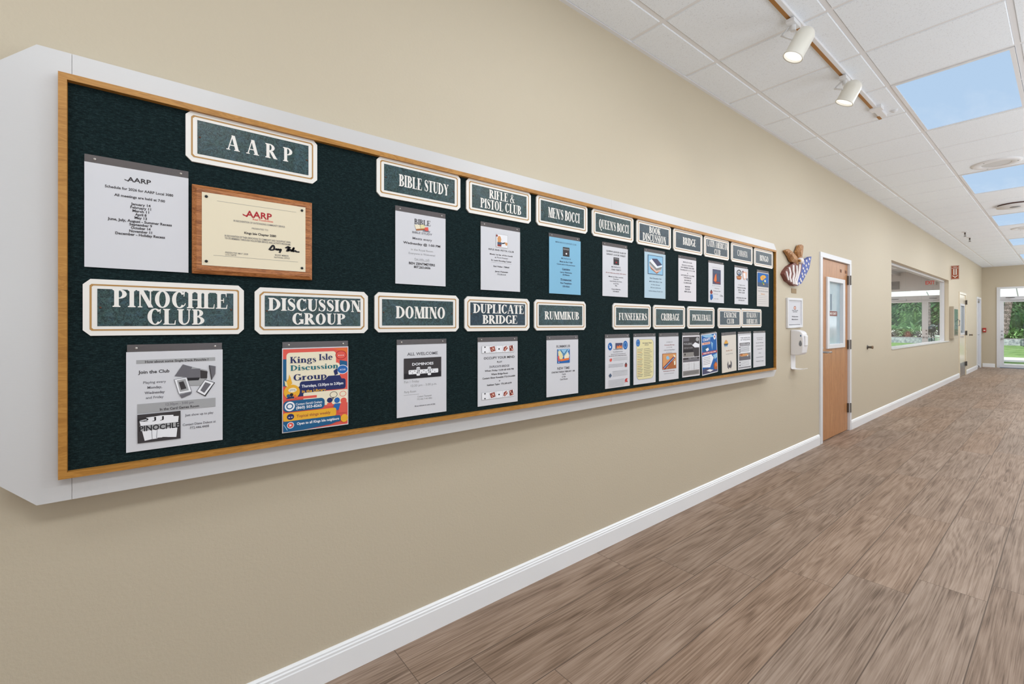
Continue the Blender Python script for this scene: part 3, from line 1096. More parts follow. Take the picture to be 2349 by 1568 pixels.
def draw(bb, ops, w, h, y):
    lay = y
    for op in ops:
        lay -= .00006
        k = op[0]
        if k == 't':
            _, s, cx, cy, cap, wd, c = op[:7]
            bold = len(op) > 7 and op[7]
            cap *= 1.3 if cap < .028 else 1.1
            plain_line(bb, s, (cx - .5) * w, h * (1 - cy), cap * h, wd * w if wd else None, lay, col(c), bold)
        elif k == 's':
            _, s, x0, x1, y0, y1, c = op[:7]
            serif_line(bb, s, (x0 - .5) * w, (x1 - .5) * w, h * (1 - y1), h * (1 - y0), lay, col(c), op[7] if len(op) > 7 else .17, op[8] if len(op) > 8 else 0., 0.)
        elif k == 'r':
            _, x0, y0, x1, y1, c = op
            bb.face([((x0 - .5) * w, lay, h * (1 - y1)), ((x1 - .5) * w, lay, h * (1 - y1)), ((x1 - .5) * w, lay, h * (1 - y0)), ((x0 - .5) * w, lay, h * (1 - y0))], col(c))
        elif k == 'e':
            _, cx, cy, rx, ry, c = op
            bb.face([((cx - .5 + rx * cos(a)) * w, lay, h * (1 - cy) + ry * h * sin(a)) for a in [2 * pi * i / 24 for i in range(24)]], col(c))
        elif k == 'o':       # ring outline
            _, cx, cy, rx, ry, th_, c = op
            for p in ring((cx - .5) * w, h * (1 - cy), rx * w, ry * h, th_ * w, th_ * w, 0, 360, 24):
                bb.face([(a, lay, z) for a, z in p], col(c))
        elif k == 'p':
            bb.face([((a - .5) * w, lay, h * (1 - z)) for a, z in op[1]][::-1], col(op[2]))
        elif k == 'rr':      # rounded rectangle
            _, x0, y0, x1, y1, r, c = op
            pts = []
            for (qx, qy, a0) in ((x1, y1, -90), (x1, y0, 0), (x0, y0, 90), (x0, y1, 180)):
                ccx = (qx - .5) * w + (-r if qx == x1 else r) * w
                ccz = h * (1 - qy) + (r if qy == y1 else -r) * w
                pts += [(ccx + r * w * cos(radians(a0 + i * 15)), lay, ccz + r * w * sin(radians(a0 + i * 15))) for i in range(7)]
            bb.face(pts, col(c))
        elif k == 'l':       # ruled line
            _, x0, y0, x1, y1, th_, c = op
            d = Vector(((x1 - x0) * w, (y0 - y1) * h)).normalized()
            nx, nz = -d.y * th_ * w / 2, d.x * th_ * w / 2
            A, B_ = ((x0 - .5) * w, h * (1 - y0)), ((x1 - .5) * w, h * (1 - y1))
            bb.face([(A[0] - nx, lay, A[1] - nz), (B_[0] - nx, lay, B_[1] - nz), (B_[0] + nx, lay, B_[1] + nz), (A[0] + nx, lay, A[1] + nz)], col(c))


def flyer(x0, z0, label, ops, picture=None, w=.224, h=.281, strip=.0205, paper=PAPER, tilt=0., sw=None, sx=0., pic_label=None, name='club_flyer', pins=(.09, .92)):
    t = thing(name, label, 'flyer', (x0 + w / 2, FAB, z0), 'flyers in clear holders on the notice board', (0, tilt, 0))
    y = -.0045
    bb = MB()
    N = 6
    v = []
    for lay in (y, -.003):
        for i in range(N + 1):
            for zz in (0, h):
                v.append((-w / 2 + w * i / N, lay, zz))
    f = []
    for i in range(N):
        a = 2 * i
        f += [(a, a + 2, a + 3, a + 1), (a + 15, a + 17, a + 16, a + 14)]
        f += [(a, a + 14, a + 16, a + 2), (a + 1, a + 3, a + 17, a + 15)]
    f += [(0, 1, 15, 14), (12, 26, 27, 13)]
    bb.mesh(v, f, paper)
    draw(bb, ops, w, h, y - .0002)
    bb.build('printed_sheet', t)
    for i, pc in enumerate(picture if picture and isinstance(picture[0], list) else [picture] if picture else []):
        bb = MB()
        draw(bb, pc, w, h, y - .0016 - .0001 * i)
        o = bb.build('picture', t)
        if pic_label:
            o['label'] = pic_label if isinstance(pic_label, str) else pic_label[i]
    bb = MB()
    s = sw or w
    bb.box(-s / 2 + sx, s / 2 + sx, -.0040, -.0015, h - .004, h + strip, M_ACRYL)
    bb.build('hanging_strip', t)
    for q in pins:
        bb = MB()
        bb.lathe([(0, -.0062), (.0024, -.0058), (.0034, -.0044), (.0034, -.0038)], M_PIN, 10, Matrix.Translation((-s / 2 + sx + q * s, 0, h + strip * .5)) @ Matrix.Rotation(-pi / 2, 4, 'X'))
        for i, vv in enumerate(bb.v):
            bb.v[i] = (vv[0], -abs(vv[1]) if False else vv[1], vv[2])
        bb.build('push_pin', t)
    return t


def lines(rows, cx, c='g', cap=.02, bold=False):
    return [('t', s, cx, cy, cap, wd, c, bold) for s, cy, wd in rows]


def logo(cx, cy, w_, hh, c):
    """slanted heavy letters with a swoosh"""
    return [('t', 'AARP', cx, cy, hh, w_, c, True), ('p', [(cx - w_ * .62, cy + hh * .12), (cx - w_ * .50, cy + hh * .32), (cx - w_ * .34, cy + hh * .1), (cx - w_ * .48, cy + hh * .52), (cx - w_ * .60, cy + hh * .38)], c)]


ZT, ZB = 1.4665, .949
# upper row
flyer(-.123, 1.4615, 'tall white schedule flyer beside the left end of the gold frame', logo(.5, .105, .23, .042, 'dg') + [
    ('t', 'Schedule for 2026 for AARP Local 3080', .51, .205, .020, .66, 'dg', True), ('t', 'All meetings are held at 7:00', .51, .277, .020, .49, 'dg', True)]
    + lines([('January 14', .345, .19), ('February 11', .379, .20), ('March 11', .412, .16), ('April 8', .446, .11), ('May 13', .479, .12),
             ('June, July, August - Summer Recess', .516, .62), ('September 9', .549, .22), ('October 14', .582, .19), ('November 11', .616, .22),
             ('December - Holiday Recess', .65, .48)], .515, 'dg', .02, True), h=.278, pins=(.09, .92))
flyer(.751, ZT, 'white flyer under BIBLE STUDY with a small open book', [
    ('t', 'BIBLE STUDY', .52, .262, .022, .40, 'g', True), ('t', 'Meets every', .52, .345, .026, .39, 'g', True), ('t', 'Wednesday @ 1:00 PM', .515, .42, .030, .74, 'dg', True),
    ('t', 'in the Royal Room', .515, .505, .022, .44, 'lg'), ('t', 'Everyone is Welcome!', .515, .56, .022, .53, 'lg'), ('t', 'For info, call:', .515, .635, .02, .30, 'lg'),
    ('l', .365, .657, .66, .66, .005, 'lg'), ('t', 'BEN ZENTMEYERS', .515, .70, .026, .52, 'dg', True), ('t', '807.263.6436', .515, .748, .026, .33, 'dg', True)],
    [('s', 'BIBLE', .36, .68, .07, .145, 'dg', .14), ('p', [(.36, .155), (.46, .145), (.48, .20), (.39, .215)], 'cr'), ('p', [(.47, .145), (.56, .135), (.58, .185), (.485, .20)], 'ye'),
     ('p', [(.39, .215), (.48, .20), (.58, .185), (.585, .205), (.48, .222), (.395, .235)], 'br'), ('p', [(.56, .175), (.63, .165), (.64, .215), (.57, .225)], 'co'),
     ('t', 'Study', .60, .222, .02, .15, 'pu')], w=.2225)
flyer(1.152, 1.462, 'white flyer under RIFLE & PISTOL CLUB with a small boxed drawing', [
    ('t', 'RIFLE AND PISTOL CLUB', .51, .345, .02, .64, 'dg', True), ('t', 'Meets 1st Sat. of the month', .51, .42, .018, .58, 'dg', True), ('t', 'at Port Hunter', .51, .465, .018, .34, 'dg'),
    ('t', 'St. Lucie Shooting Center', .51, .515, .018, .52, 'dg', True), ('l', .25, .55, .77, .55, .004, 'lg'), ('t', 'Bob Weber  728660', .51, .61, .018, .40, 'dg', True),
    ('t', 'James Weinstein', .51, .69, .017, .33, 'dg', True), ('t', '772.555.5141', .51, .735, .017, .22, 'dg')],
    [('r', .37, .085, .665, .30, 'lg'), ('r', .375, .089, .66, .296, 'w'), ('p', [(.40, .15), (.46, .12), (.50, .16), (.49, .22), (.41, .225)], 'sk'),
     ('e', .45, .15, .04, .035, 'sk'), ('r', .40, .215, .51, .255, 'bl'), ('p', [(.50, .225), (.56, .215), (.60, .205), (.60, .225), (.53, .24)], 'k'),
     ('p', [(.58, .205), (.655, .21), (.655, .25), (.62, .26)], 'sk'), ('r', .40, .255, .50, .285, 'dr'), ('e', .39, .115, .02, .018, 'dr')], w=.2265)
BLUEP = flat('bright_blue_paper', (130, 186, 216), .5, .35)
PALEB = flat('pale_blue_paper', (182, 206, 220), .5, .35)
flyer(1.568, 1.464, 'bright sky blue flyer in the upper row', [
    ('t', 'MENS BOCCI LEAGUE CLUB', .52, .075, .02, .66, 'bl'), ('r', .42, .15, .63, .315, 'dg'), ('t', 'KINGS', .525, .185, .02, .17, 'lg', True), ('e', .53, .265, .025, .016, 'w'),
    ('t', 'MONDAYS', .52, .355, .02, .30, 'bl'), ('t', 'Meet at the 9 AM', .52, .415, .02, .40, 'bl', True), ('t', 'Courts next to the pool house', .52, .465, .017, .58, 'bl', True),
    ('t', 'Captains', .52, .545, .024, .25, 'bl', True), ('l', .395, .565, .645, .565, .005, 'bl'), ('t', 'Larry Giannone', .52, .605, .02, .37, 'bl', True), ('t', 'All Welcome', .52, .65, .02, .22, 'bl', True),
    ('t', 'Treasurer', .52, .735, .024, .36, 'bl', True), ('l', .34, .755, .70, .755, .005, 'bl'), ('t', 'Ron Templeton', .52, .80, .022, .35, 'bl', True), ('t', '570-9562', .52, .86, .022, .22, 'bl', True)],
    w=.2305, sw=.226, sx=-.004, paper=BLUEP, h=.2835, strip=.0185)
flyer(1.977, 1.467, "white flyer under QUEEN'S BOCCI with a small dark square", [
    ('t', 'QUEENS LEAGUE CLUB OF', .53, .095, .024, .78, 'dg', True), ('t', 'SAINT LUCIE WEST', .53, .155, .024, .76, 'dg', True), ('r', .42, .205, .64, .355, 'dg'), ('t', 'KINGS', .53, .23, .018, .17, 'lg', True),
    ('e', .53, .305, .028, .016, 'r'), ('t', 'MONDAYS', .52, .40, .024, .36, 'g'), ('t', 'ONE THIRTY', .53, .455, .022, .39, 'g', True), ('t', 'All are welcome at the club courts', .515, .525, .017, .80, 'dr'),
    ('t', 'Meet at the courts', .515, .60, .018, .58, 'g', True), ('t', 'Captain', .515, .645, .018, .22, 'g'), ('t', 'Linda Shirley Ann Dow', .515, .69, .018, .48, 'g'), ('t', 'and Pat', .515, .735, .018, .22, 'g'),
    ('t', '772', .515, .78, .02, .08, 'g', True), ('t', 'Carol Bertin', .515, .85, .018, .36, 'g', True), ('t', '570-8424', .515, .895, .018, .24, 'g', True)], w=.228, sw=.225, sx=-.003)
flyer(2.37, 1.4715, 'pale blue flyer with a framed picture of stacked books', [
    ('t', 'Book Discussion Club', .52, .56, .022, .55, 'bl', True), ('t', 'MEETS 2ND FRIDAY 2 PM', .52, .635, .02, .60, 'bl'), ('t', 'in the Library', .52, .70, .018, .42, 'bl'), ('t', 'All are welcome', .52, .765, .018, .50, 'bl'),
    ('t', 'Call Pam Waldrep 772-555-1122', .52, .845, .017, .66, 'bl')],
    [('r', .145, .055, .865, .475, 'bl'), ('r', .165, .067, .845, .463, 'lb'), ('p', [(.33, .13), (.58, .12), (.82, .24), (.60, .28), (.42, .25)], 'pu'),
     ('p', [(.22, .19), (.32, .14), (.60, .29), (.83, .25), (.82, .28), (.55, .33)], 'w'), ('p', [(.20, .23), (.24, .20), (.55, .335), (.82, .285), (.78, .34), (.54, .385)], 'gn'),
     ('p', [(.20, .25), (.53, .39), (.78, .345), (.74, .38), (.54, .43), (.23, .30)], 'pk'), ('p', [(.24, .31), (.53, .43), (.70, .395), (.56, .455), (.28, .36)], 'br')],
    w=.2275, sw=.224, sx=-.004, h=.282, paper=PALEB, pic_label='framed picture of stacked books')
flyer(2.75, 1.4665, 'text-only white flyer under the upper BRIDGE sign', lines([('BRIDGE', .075, .50), ('SINGLES & PARTNERS', .15, .64), ('NEW MEMBERS WELCOME', .205, .74), ('THURSDAYS 12 TO 3 PM', .265, .82), ('&', .335, .05),
                                                                         ('SATURDAY 12-4 PM', .39, .74), ('THE BRIDGE', .445, .42), ('ROOM IN', .505, .36), ('CLUBHOUSE', .565, .44)], .5, 'g', .024, True)
      + lines([('MARIE', .655, .28), ('KAYE', .715, .25), ('489-2216', .775, .38)], .5, 'g', .026, True), w=.2265, paper=flat('warm_white_paper', (226, 222, 226), .5, .35), h=.282)
flyer(3.146, 1.4665, 'white flyer with a dark blue picture and a bottle at bottom left', [
    ('t', 'Latin American Club', .5, .10, .016, .52, 'lg'), ('t', 'Join us for food and dance', .5, .565, .018, .55, 'lg'), ('t', 'Wednesdays', .53, .63, .022, .30, 'lg'), ('t', 'Clubhouse Hall', .53, .70, .022, .45, 'g'),
    ('t', 'Call for info', .45, .775, .018, .30, 'lg'), ('t', 'Ola', .83, .81, .045, .20, 'g'), ('t', '772-480', .48, .90, .018, .3, 'lg')],
    [[('r', .26, .15, .77, .525, 'pu'), ('r', .28, .18, .74, .25, 'bl'), ('p', [(.32, .44), (.40, .30), (.48, .25), (.50, .42), (.44, .49)], 'o'), ('p', [(.52, .34), (.60, .25), (.68, .36), (.62, .48)], 'bl'), ('r', .40, .46, .72, .50, 'dr')],
     [('e', .17, .74, .07, .045, 'dr'), ('p', [(.10, .80), (.24, .79), (.27, .88), (.18, .94), (.11, .92)], 'b'), ('r', .15, .68, .19, .72, 'k')]], w=.2295, sw=.226, sx=-.004, h=.286, strip=.016)
flyer(3.546, 1.466, 'white flyer with a striped basket drawing under CANASTA', [
    ('t', 'COME JOIN', .5, .47, .022, .50, 'g'), ('t', 'CANASTA PLAYERS', .5, .545, .026, .64, 'k', True), ('t', 'MON. 1 PM', .5, .61, .026, .46, 'dg', True), ('t', 'THE CLUB', .5, .675, .026, .46, 'dg', True),
    ('t', 'BEGINNERS WELCOME', .5, .825, .024, .72, 'g', True), ('t', '570-555-8341', .5, .89, .024, .44, 'g', True)],
    [('o', .32, .14, .17, .085, .03, 'dg'), ('o', .32, .16, .10, .05, .02, 'g'), ('e', .33, .17, .04, .02, 'b'), ('p', [(.13, .235), (.50, .22), (.47, .30), (.38, .325), (.22, .325), (.16, .30)], 'br'), ('r', .15, .255, .48, .275, 'sk'),
     ('p', [(.58, .12), (.70, .08), (.92, .09), (.85, .28), (.70, .32), (.60, .26)], 'pk'), ('p', [(.62, .14), (.76, .12), (.80, .26), (.68, .28)], 'w'), ('e', .60, .09, .04, .025, 'dr'), ('p', [(.86, .28), (.93, .25), (.95, .34)], 'bl')], w=.2325, sw=.227, sx=-.003, h=.2855, strip=.016)
flyer(3.943, 1.459, 'small-print flyer topped by a blue and yellow picture, nearest the frame upper right', [
    ('t', 'Come and play with us', .5, .475, .018, .80, 'g'), ('t', 'every Thursday evening', .5, .54, .02, .84, 'g'), ('l', .08, .57, .92, .565, .01, 'lg'), ('t', 'BINGO', .5, .635, .024, .32, 'sk', True),
    ('l', .1, .69, .9, .685, .008, 'lg'), ('l', .1, .745, .9, .74, .008, 'lg'), ('l', .1, .80, .9, .795, .008, 'lg'), ('l', .1, .86, .9, .855, .008, 'lg'), ('l', .1, .92, .9, .915, .008, 'lg')],
    [('r', .04, .02, .96, .42, 'b'), ('r', .04, .30, .96, .42, 'bl'), ('p', [(.25, .14), (.42, .08), (.62, .07), (.76, .12), (.60, .18), (.42, .24), (.30, .22)], 'y'), ('p', [(.36, .14), (.55, .10), (.60, .16), (.44, .20)], 'sk'),
     ('e', .48, .30, .08, .04, 'gr'), ('e', .66, .24, .07, .035, 'ye'), ('e', .55, .34, .04, .025, 'y')], w=.232, h=.285, paper=flat('cream_grey_paper', (214, 208, 204), .5, .35), strip=.019)

# lower row
PK = lambda x, y: ((x - 398) / 805, (y - (690 - 35 * (x - 398) / 805)) / (837 - 84 * (x - 398) / 805))
P = lambda pts, c: ('p', [PK(*q) for q in pts], c)
flyer(-.039, .9555, 'black and white flyer with playing cards under PINOCHLE CLUB', [
    ('r', .095, .083, .915, .122, 'lg'), ('t', 'How about some Single Deck Pinochle ?', .51, .103, .018, .66, 'dg', True), ('t', 'Join the Club', .268, .205, .026, .31, 'dg', True),
    ('t', 'Playing every', .275, .312, .02, .225, 'g'), ('t', 'Monday,', .275, .365, .02, .145, 'g', True), ('t', 'Wednesday', .275, .418, .02, .20, 'g', True), ('t', 'and Friday', .275, .468, .02, .175, 'g'),
    ('r', .105, .527, .918, .625, 'lg'), ('t', '12:30pm - 3:00 pm', .53, .553, .02, .29, 'g'), ('t', 'In the Card Games Room', .53, .598, .02, .41, 'dg', True),
    ('t', 'Just show up to play', .74, .685, .02, .31, 'g'), ('t', 'Contact Diane Deleon at', .74, .785, .02, .36, 'g'), ('t', '772.446.4408', .74, .826, .02, .21, 'g')],
    [P([(780, 885), (850, 785), (930, 805), (880, 890)], 'g'), P([(930, 805), (1060, 830), (1065, 890), (1000, 960), (900, 960)], 'lg'), P([(1000, 830), (1065, 840), (1060, 900), (1000, 900)], 'dg'),
     P([(870, 825), (1000, 818), (998, 892), (875, 898)], 'g'), P([(875, 898), (998, 892), (985, 915), (890, 920)], 'k'), P([(885, 925), (988, 918), (985, 955), (895, 960)], 'lg'),
     P([(775, 912), (882, 890), (928, 1012), (815, 1035)], 'g'), P([(780, 914), (880, 894), (922, 1010), (818, 1031)], 'w'), P([(800, 920), (872, 905), (900, 1000), (825, 1015)], 'lg'), P([(815, 935), (855, 925), (880, 985), (835, 998)], 'dg'),
     P([(820, 1040), (928, 1015), (915, 1035), (840, 1068)], 'g'), P([(1042, 908), (1132, 932), (1045, 1050), (965, 1010)], 'k'), P([(1042, 913), (1122, 934), (1040, 1040), (972, 1008)], 'w'), P([(1045, 930), (1095, 945), (1035, 1020), (1000, 1000)], 'g'),
     P([(1080, 788), (1138, 796), (1135, 860), (1100, 912)], 'g'), P([(1076, 790), (1084, 790), (1106, 905), (1098, 912)], 'dg'),
     P([(483, 1210), (830, 1172), (830, 1402), (485, 1448)], 'dg'), P([(498, 1258), (555, 1245), (600, 1410), (540, 1425)], 'w'), P([(552, 1232), (612, 1222), (640, 1405), (590, 1412)], 'w'), P([(615, 1222), (668, 1212), (680, 1395), (630, 1400)], 'w'),
     P([(668, 1212), (770, 1206), (790, 1390), (650, 1392)], 'w'), P([(760, 1218), (815, 1215), (795, 1390), (720, 1392)], 'w'), ('t', 'Q J J', .235, .685, .03, .26, 'k'), ('r', .125, .745, .52, .80, 'lg'), ('t', 'PINOCHLE', .325, .775, .05, .40, 'k', True), ('l', .245, .80, .25, .9, .004, 'g'), ('l', .30, .80, .29, .9, .004, 'g')],
    w=.2255, h=.277, sw=.222, pic_label='grey pictures of fanned and scattered playing cards')
# colourful poster
flyer(.353, .9495, 'colourful orange and blue discussion poster', [
    ('r', .012, .012, .988, .988, 'co'), ('r', .012, .13, .10, .45, 'tb'), ('rr', .06, .055, .80, .47, .05, 'cr'), ('rr', .06, .2, .86, .47, .05, 'cr'), ('p', [(.75, .02), (.98, .02), (.98, .12), (.86, .05)], 'o'),
    ('e', .88, .105, .09, .055, 'r'), ('e', .88, .105, .078, .047, 'co'), ('t', 'o o o', .88, .107, .014, .09, 'w', True), ('p', [(.86, .17), (.98, .19), (.98, .26), (.86, .24)], 'tb'), ('e', .905, .29, .09, .058, 'w'), ('e', .905, .29, .082, .051, 'b'), ('t', 'A C U B', .905, .292, .016, .09, 'w', True),
    ('p', [(.76, .30), (.82, .27), (.83, .345), (.78, .36)], 'nb'), ('rr', .25, .405, .955, .535, .04, 'nb'), ('rr', .22, .46, .64, .60, .04, 'nb'), ('p', [(.68, .36), (.86, .36), (.90, .42), (.60, .42)], 'nb'),
    ('s', 'Kings', .11, .49, .105, .18, 'nb', .2), ('s', 'Isle', .535, .745, .085, .16, 'nb', .2), ('s', 'Discussion', .115, .835, .205, .27, 'te', .2), ('s', 'Group', .16, .65, .315, .39, 'nb', .2),
    ('t', 'Thursdays, 12:30pm to 2:30pm', .595, .462, .026, .64, 'w', True), ('t', 'in the Library', .46, .525, .03, .36, 'y', True), ('rr', .30, .545, .985, .72, .02, 'cr'),
    ('r', .012, .585, .50, .615, 'co'), ('e', .135, .52, .115, .085, 'y'), ('e', .145, .50, .06, .028, 'cr'), ('t', '(***)', .145, .502, .016, .08, 'b'), ('e', .13, .555, .025, .02, 'k'), ('e', .085, .565, .025, .02, 'tb'), ('p', [(.05, .60), (.09, .575), (.17, .575), (.20, .60)], 'nb'), ('p', [(.16, .56), (.19, .555), (.21, .59), (.17, .60)], 'o'),
    ('p', [(.05, .40), (.09, .36), (.10, .31), (.12, .36), (.14, .42), (.08, .46)], 'y'), ('p', [(.03, .38), (.06, .40), (.08, .46), (.04, .44)], 'ye'),
    ('rr', .015, .625, .62, .755, .06, 'tb'), ('e', .105, .69, .072, .056, 'w'), ('o', .105, .69, .05, .036, .016, 'tb'), ('t', 'Contact Gerald Graham', .385, .672, .022, .39, 'w'), ('t', '(860) 503-8265', .385, .715, .03, .38, 'w', True),
    ('rr', .012, .765, .80, .865, .03, 'y'), ('e', .115, .815, .052, .036, 'nb'), ('t', 'o o', .115, .817, .014, .06, 'w', True), ('t', 'Topical things weekly', .455, .815, .026, .51, 'br', True),
    ('p', [(.012, .865), (.6, .865), (.86, .865), (.87, .93), (.72, .965), (.3, .988), (.012, .988)], 'tb'), ('rr', .10, .87, .87, .945, .03, 'tb'), ('e', .115, .915, .05, .038, 'w'), ('e', .115, .915, .042, .031, 'co'), ('p', [(.10, .90), (.135, .915), (.10, .93)], 'w'), ('t', 'Open to all Kings Isle neighbors', .525, .905, .024, .64, 'w', True),
    ('e', .93, .91, .06, .05, 'y'), ('l', .02, .90, .07, .97, .01, 'lb')],
    [('o', .76, .60, .06, .04, .008, 'dg'), ('o', .91, .60, .055, .035, .008, 'co'), ('p', [(.735, .635), (.75, .665), (.77, .63)], 'dg'), ('e', .70, .665, .045, .032, 'nb'), ('p', [(.645, .745), (.66, .70), (.73, .695), (.76, .745)], 'co'), ('e', .815, .675, .045, .035, 'b'), ('p', [(.755, .75), (.78, .715), (.86, .715), (.90, .79), (.80, .80)], 'b'),
     ('e', .92, .685, .05, .035, 'co'), ('p', [(.84, .80), (.865, .73), (.90, .69), (.965, .69), (.985, .76), (.985, .84), (.83, .84)], 'co')],
    w=.2175, h=.2805, sw=.2155, name='discussion_poster', pic_label='drawing of three talking heads')
flyer(.757, .947, 'white flyer with a dark picture of dominoes', [
    ('t', 'ALL WELCOME', .505, .13, .038, .62, 'g', True), ('t', 'Fun 1 Friday', .285, .515, .032, .29, 'lg'), ('t', '12:30 pm - 3:00 p.m.', .53, .575, .03, .53, 'lg'), ('t', 'Party Room', .255, .655, .024, .23, 'lg'), ('l', .13, .70, .43, .70, .005, 'lg'),
    ('t', 'Contact Thompson', .54, .735, .02, .29, 'lg'), ('t', '772 446 7145 4006', .54, .775, .018, .31, 'lg'), ('t', 'All are welcome to come and play', .55, .865, .018, .42, 'g')],
    [('r', .13, .19, .885, .475, 'dg'), ('r', .13, .40, .885, .475, 'k'), ('t', 'DOMINOES', .505, .275, .034, .43, 'w', True), ('rr', .22, .355, .82, .415, .015, 'w'), ('rr', .375, .32, .445, .44, .015, 'w'), ('rr', .60, .325, .67, .445, .015, 'w')]
    + [('e', .25 + .045 * i, .372 + .026 * (i % 2), .008, .006, 'k') for i in range(12)] + [('e', .395 + .03 * (i % 2), .34 + .02 * (i // 2), .008, .006, 'k') for i in range(8)] + [('e', .62 + .03 * (i % 2), .345 + .02 * (i // 2), .008, .006, 'k') for i in range(8)],
    w=.2205, h=.282, pic_label='dark picture of white dominoes')
CARDS = []
for zz in (.115, .845):
    CARDS.append([('r', .09, zz - .055, .90, zz + .06, 'lg'), ('r', .094, zz - .052, .265, zz + .057, 'w'), ('r', .27, zz - .052, .43, zz + .057, 'w'), ('r', .435, zz - .052, .60, zz + .057, 'w'), ('r', .605, zz - .052, .74, zz + .057, 'w'), ('r', .745, zz - .052, .895, zz + .057, 'w'),
              ('e', .165, zz - .035, .016, .012, 'k'), ('e', .165, zz + .042, .016, .012, 'k'), ('e', .51, zz + .003, .018, .012, 'k'),
              ('p', [(.28, zz - .03), (.40, zz - .045), (.42, zz + .03), (.31, zz + .045)], 'dr'), ('p', [(.31, zz - .02), (.38, zz - .025), (.39, zz + .02), (.33, zz + .025)], 'pk'), ('l', .31, zz - .02, .39, zz + .03, .02, 'dr'),
              ('p', [(.63, zz - .02), (.70, zz - .045), (.73, zz + .0), (.66, zz + .045), (.62, zz + .03)], 'dr'), ('l', .65, zz + .03, .71, zz - .03, .02, 'pk'), ('p', [(.77, zz - .04), (.86, zz - .05), (.88, zz + .04), (.78, zz + .045)], 'dr'), ('l', .79, zz - .03, .86, zz + .03, .02, 'pk'), ('l', .80, zz + .02, .85, zz - .03, .015, 'k')])
flyer(1.136, .9475, 'white flyer with red playing cards along its top and bottom', [
    ('t', 'OCCUPY YOUR MIND', .53, .255, .034, .78, 'dg', True), ('t', 'PLAY', .53, .325, .022, .13, 'dg', True), ('t', 'DUPLICATE BRIDGE', .53, .395, .026, .50, 'g', True), ('t', 'When: Friday 12:30 till 4:00 PM', .53, .455, .02, .73, 'dg', True),
    ('t', 'Where: Bridge Room', .53, .515, .022, .42, 'dg', True), ('t', 'Contact: Elmer Kowalski 772-516-6404', .52, .57, .021, .82, 'dg', True), ('t', 'or', .53, .625, .02, .04, 'dg', True), ('t', 'Kathleen Taylor  772-249-6379', .53, .68, .02, .62, 'dg', True)],
    CARDS, w=.2275, h=.283, pic_label=('upper row of red and black playing cards', 'lower row of red and black playing cards'))
flyer(1.55, .9465, 'white flyer with one small blue and yellow picture, under the sign right of DUPLICATE BRIDGE', [
    ('t', 'RUMMIKUB', .515, .115, .042, .43, 'g', True), ('t', 'NEW TIME', .52, .51, .042, .39, 'g', True), ('t', 'STARTING TUESDAY FEBRUARY 1 AM', .515, .575, .022, .73, 'dg', True), ('t', 'Cards', .53, .62, .022, .12, 'g', True), ('t', 'at the', .53, .665, .022, .12, 'g', True), ('t', 'Card Room', .53, .71, .022, .24, 'g', True)],
    [('r', .32, .165, .715, .42, 'b'), ('p', [(.33, .17), (.71, .17), (.62, .25), (.54, .29), (.44, .24)], 'lb'), ('p', [(.34, .20), (.42, .20), (.51, .30), (.46, .36), (.36, .33)], 'ye'), ('p', [(.53, .30), (.66, .22), (.70, .29), (.68, .34), (.55, .36)], 'cr'), ('l', .42, .18, .53, .27, .02, 'tb'), ('l', .53, .27, .64, .18, .02, 'tb'),
     ('p', [(.33, .30), (.37, .28), (.40, .38), (.35, .38)], 'co'), ('p', [(.39, .35), (.70, .33), (.68, .37), (.42, .385)], 'o'), ('e', .365, .40, .014, .009, 'w')], w=.2295, h=.283, strip=.022)
MRULE = lambda rows, x0, x1, c='lg', th_=.008: [('l', x0, y_, x1, y_ - .005, th_, c) for y_ in rows]
flyer(2.0, .9475, 'white newsletter with two blue ovals and a fiery photo at its top', [
    ('e', .19, .165, .088, .078, 'b'), ('e', .81, .15, .098, .09, 'b'), ('o', .81, .15, .06, .055, .01, 'lb'), ('e', .19, .175, .03, .02, 'w'), ('e', .16, .14, .012, .01, 'w'), ('t', 'FunSeekers News', .51, .225, .02, .38, 'g'),
    ('t', 'Trips and shows for all of us', .50, .275, .018, .40, 'g'), ('t', 'Sign up at the desk before the end of the month', .52, .32, .016, .60, 'g'), ('t', 'See the list of the coming events below', .50, .355, .016, .72, 'dg')]
    + MRULE([.40, .425, .45], .30, .90) + MRULE([.53, .555, .58], .12, .72, 'g', .006) + MRULE([.67, .69, .715, .74, .765], .28, .9) + MRULE([.845, .87, .895, .92, .945, .97], .12, .75),
    [[('r', .40, .10, .685, .215, 'pu'), ('p', [(.43, .21), (.46, .15), (.52, .17), (.56, .14), (.60, .17), (.65, .145), (.67, .21)], 'o'), ('p', [(.44, .21), (.50, .18), (.58, .19), (.64, .175), (.66, .21)], 'sk')], [('p', [(.16, .42), (.24, .40), (.25, .46), (.19, .47)], 'co'), ('p', [(.22, .41), (.26, .42), (.25, .45)], 'dr')],
     [('p', [(.78, .55), (.83, .51), (.88, .55), (.87, .60), (.79, .60)], 'dr'), ('e', .83, .53, .02, .02, 'k')], [('p', [(.13, .74), (.20, .70), (.25, .75), (.18, .79)], 'bl')], [('p', [(.78, .87), (.85, .83), (.90, .92), (.80, .90)], 'r'), ('l', .78, .92, .90, .84, .02, 'co')]],
    w=.224, h=.2825, sw=.22, sx=-.003, strip=.0225, pic_label=('fiery photo', 'red drawing', 'dark red drawing', 'blue grey drawing', 'bright red drawing'))
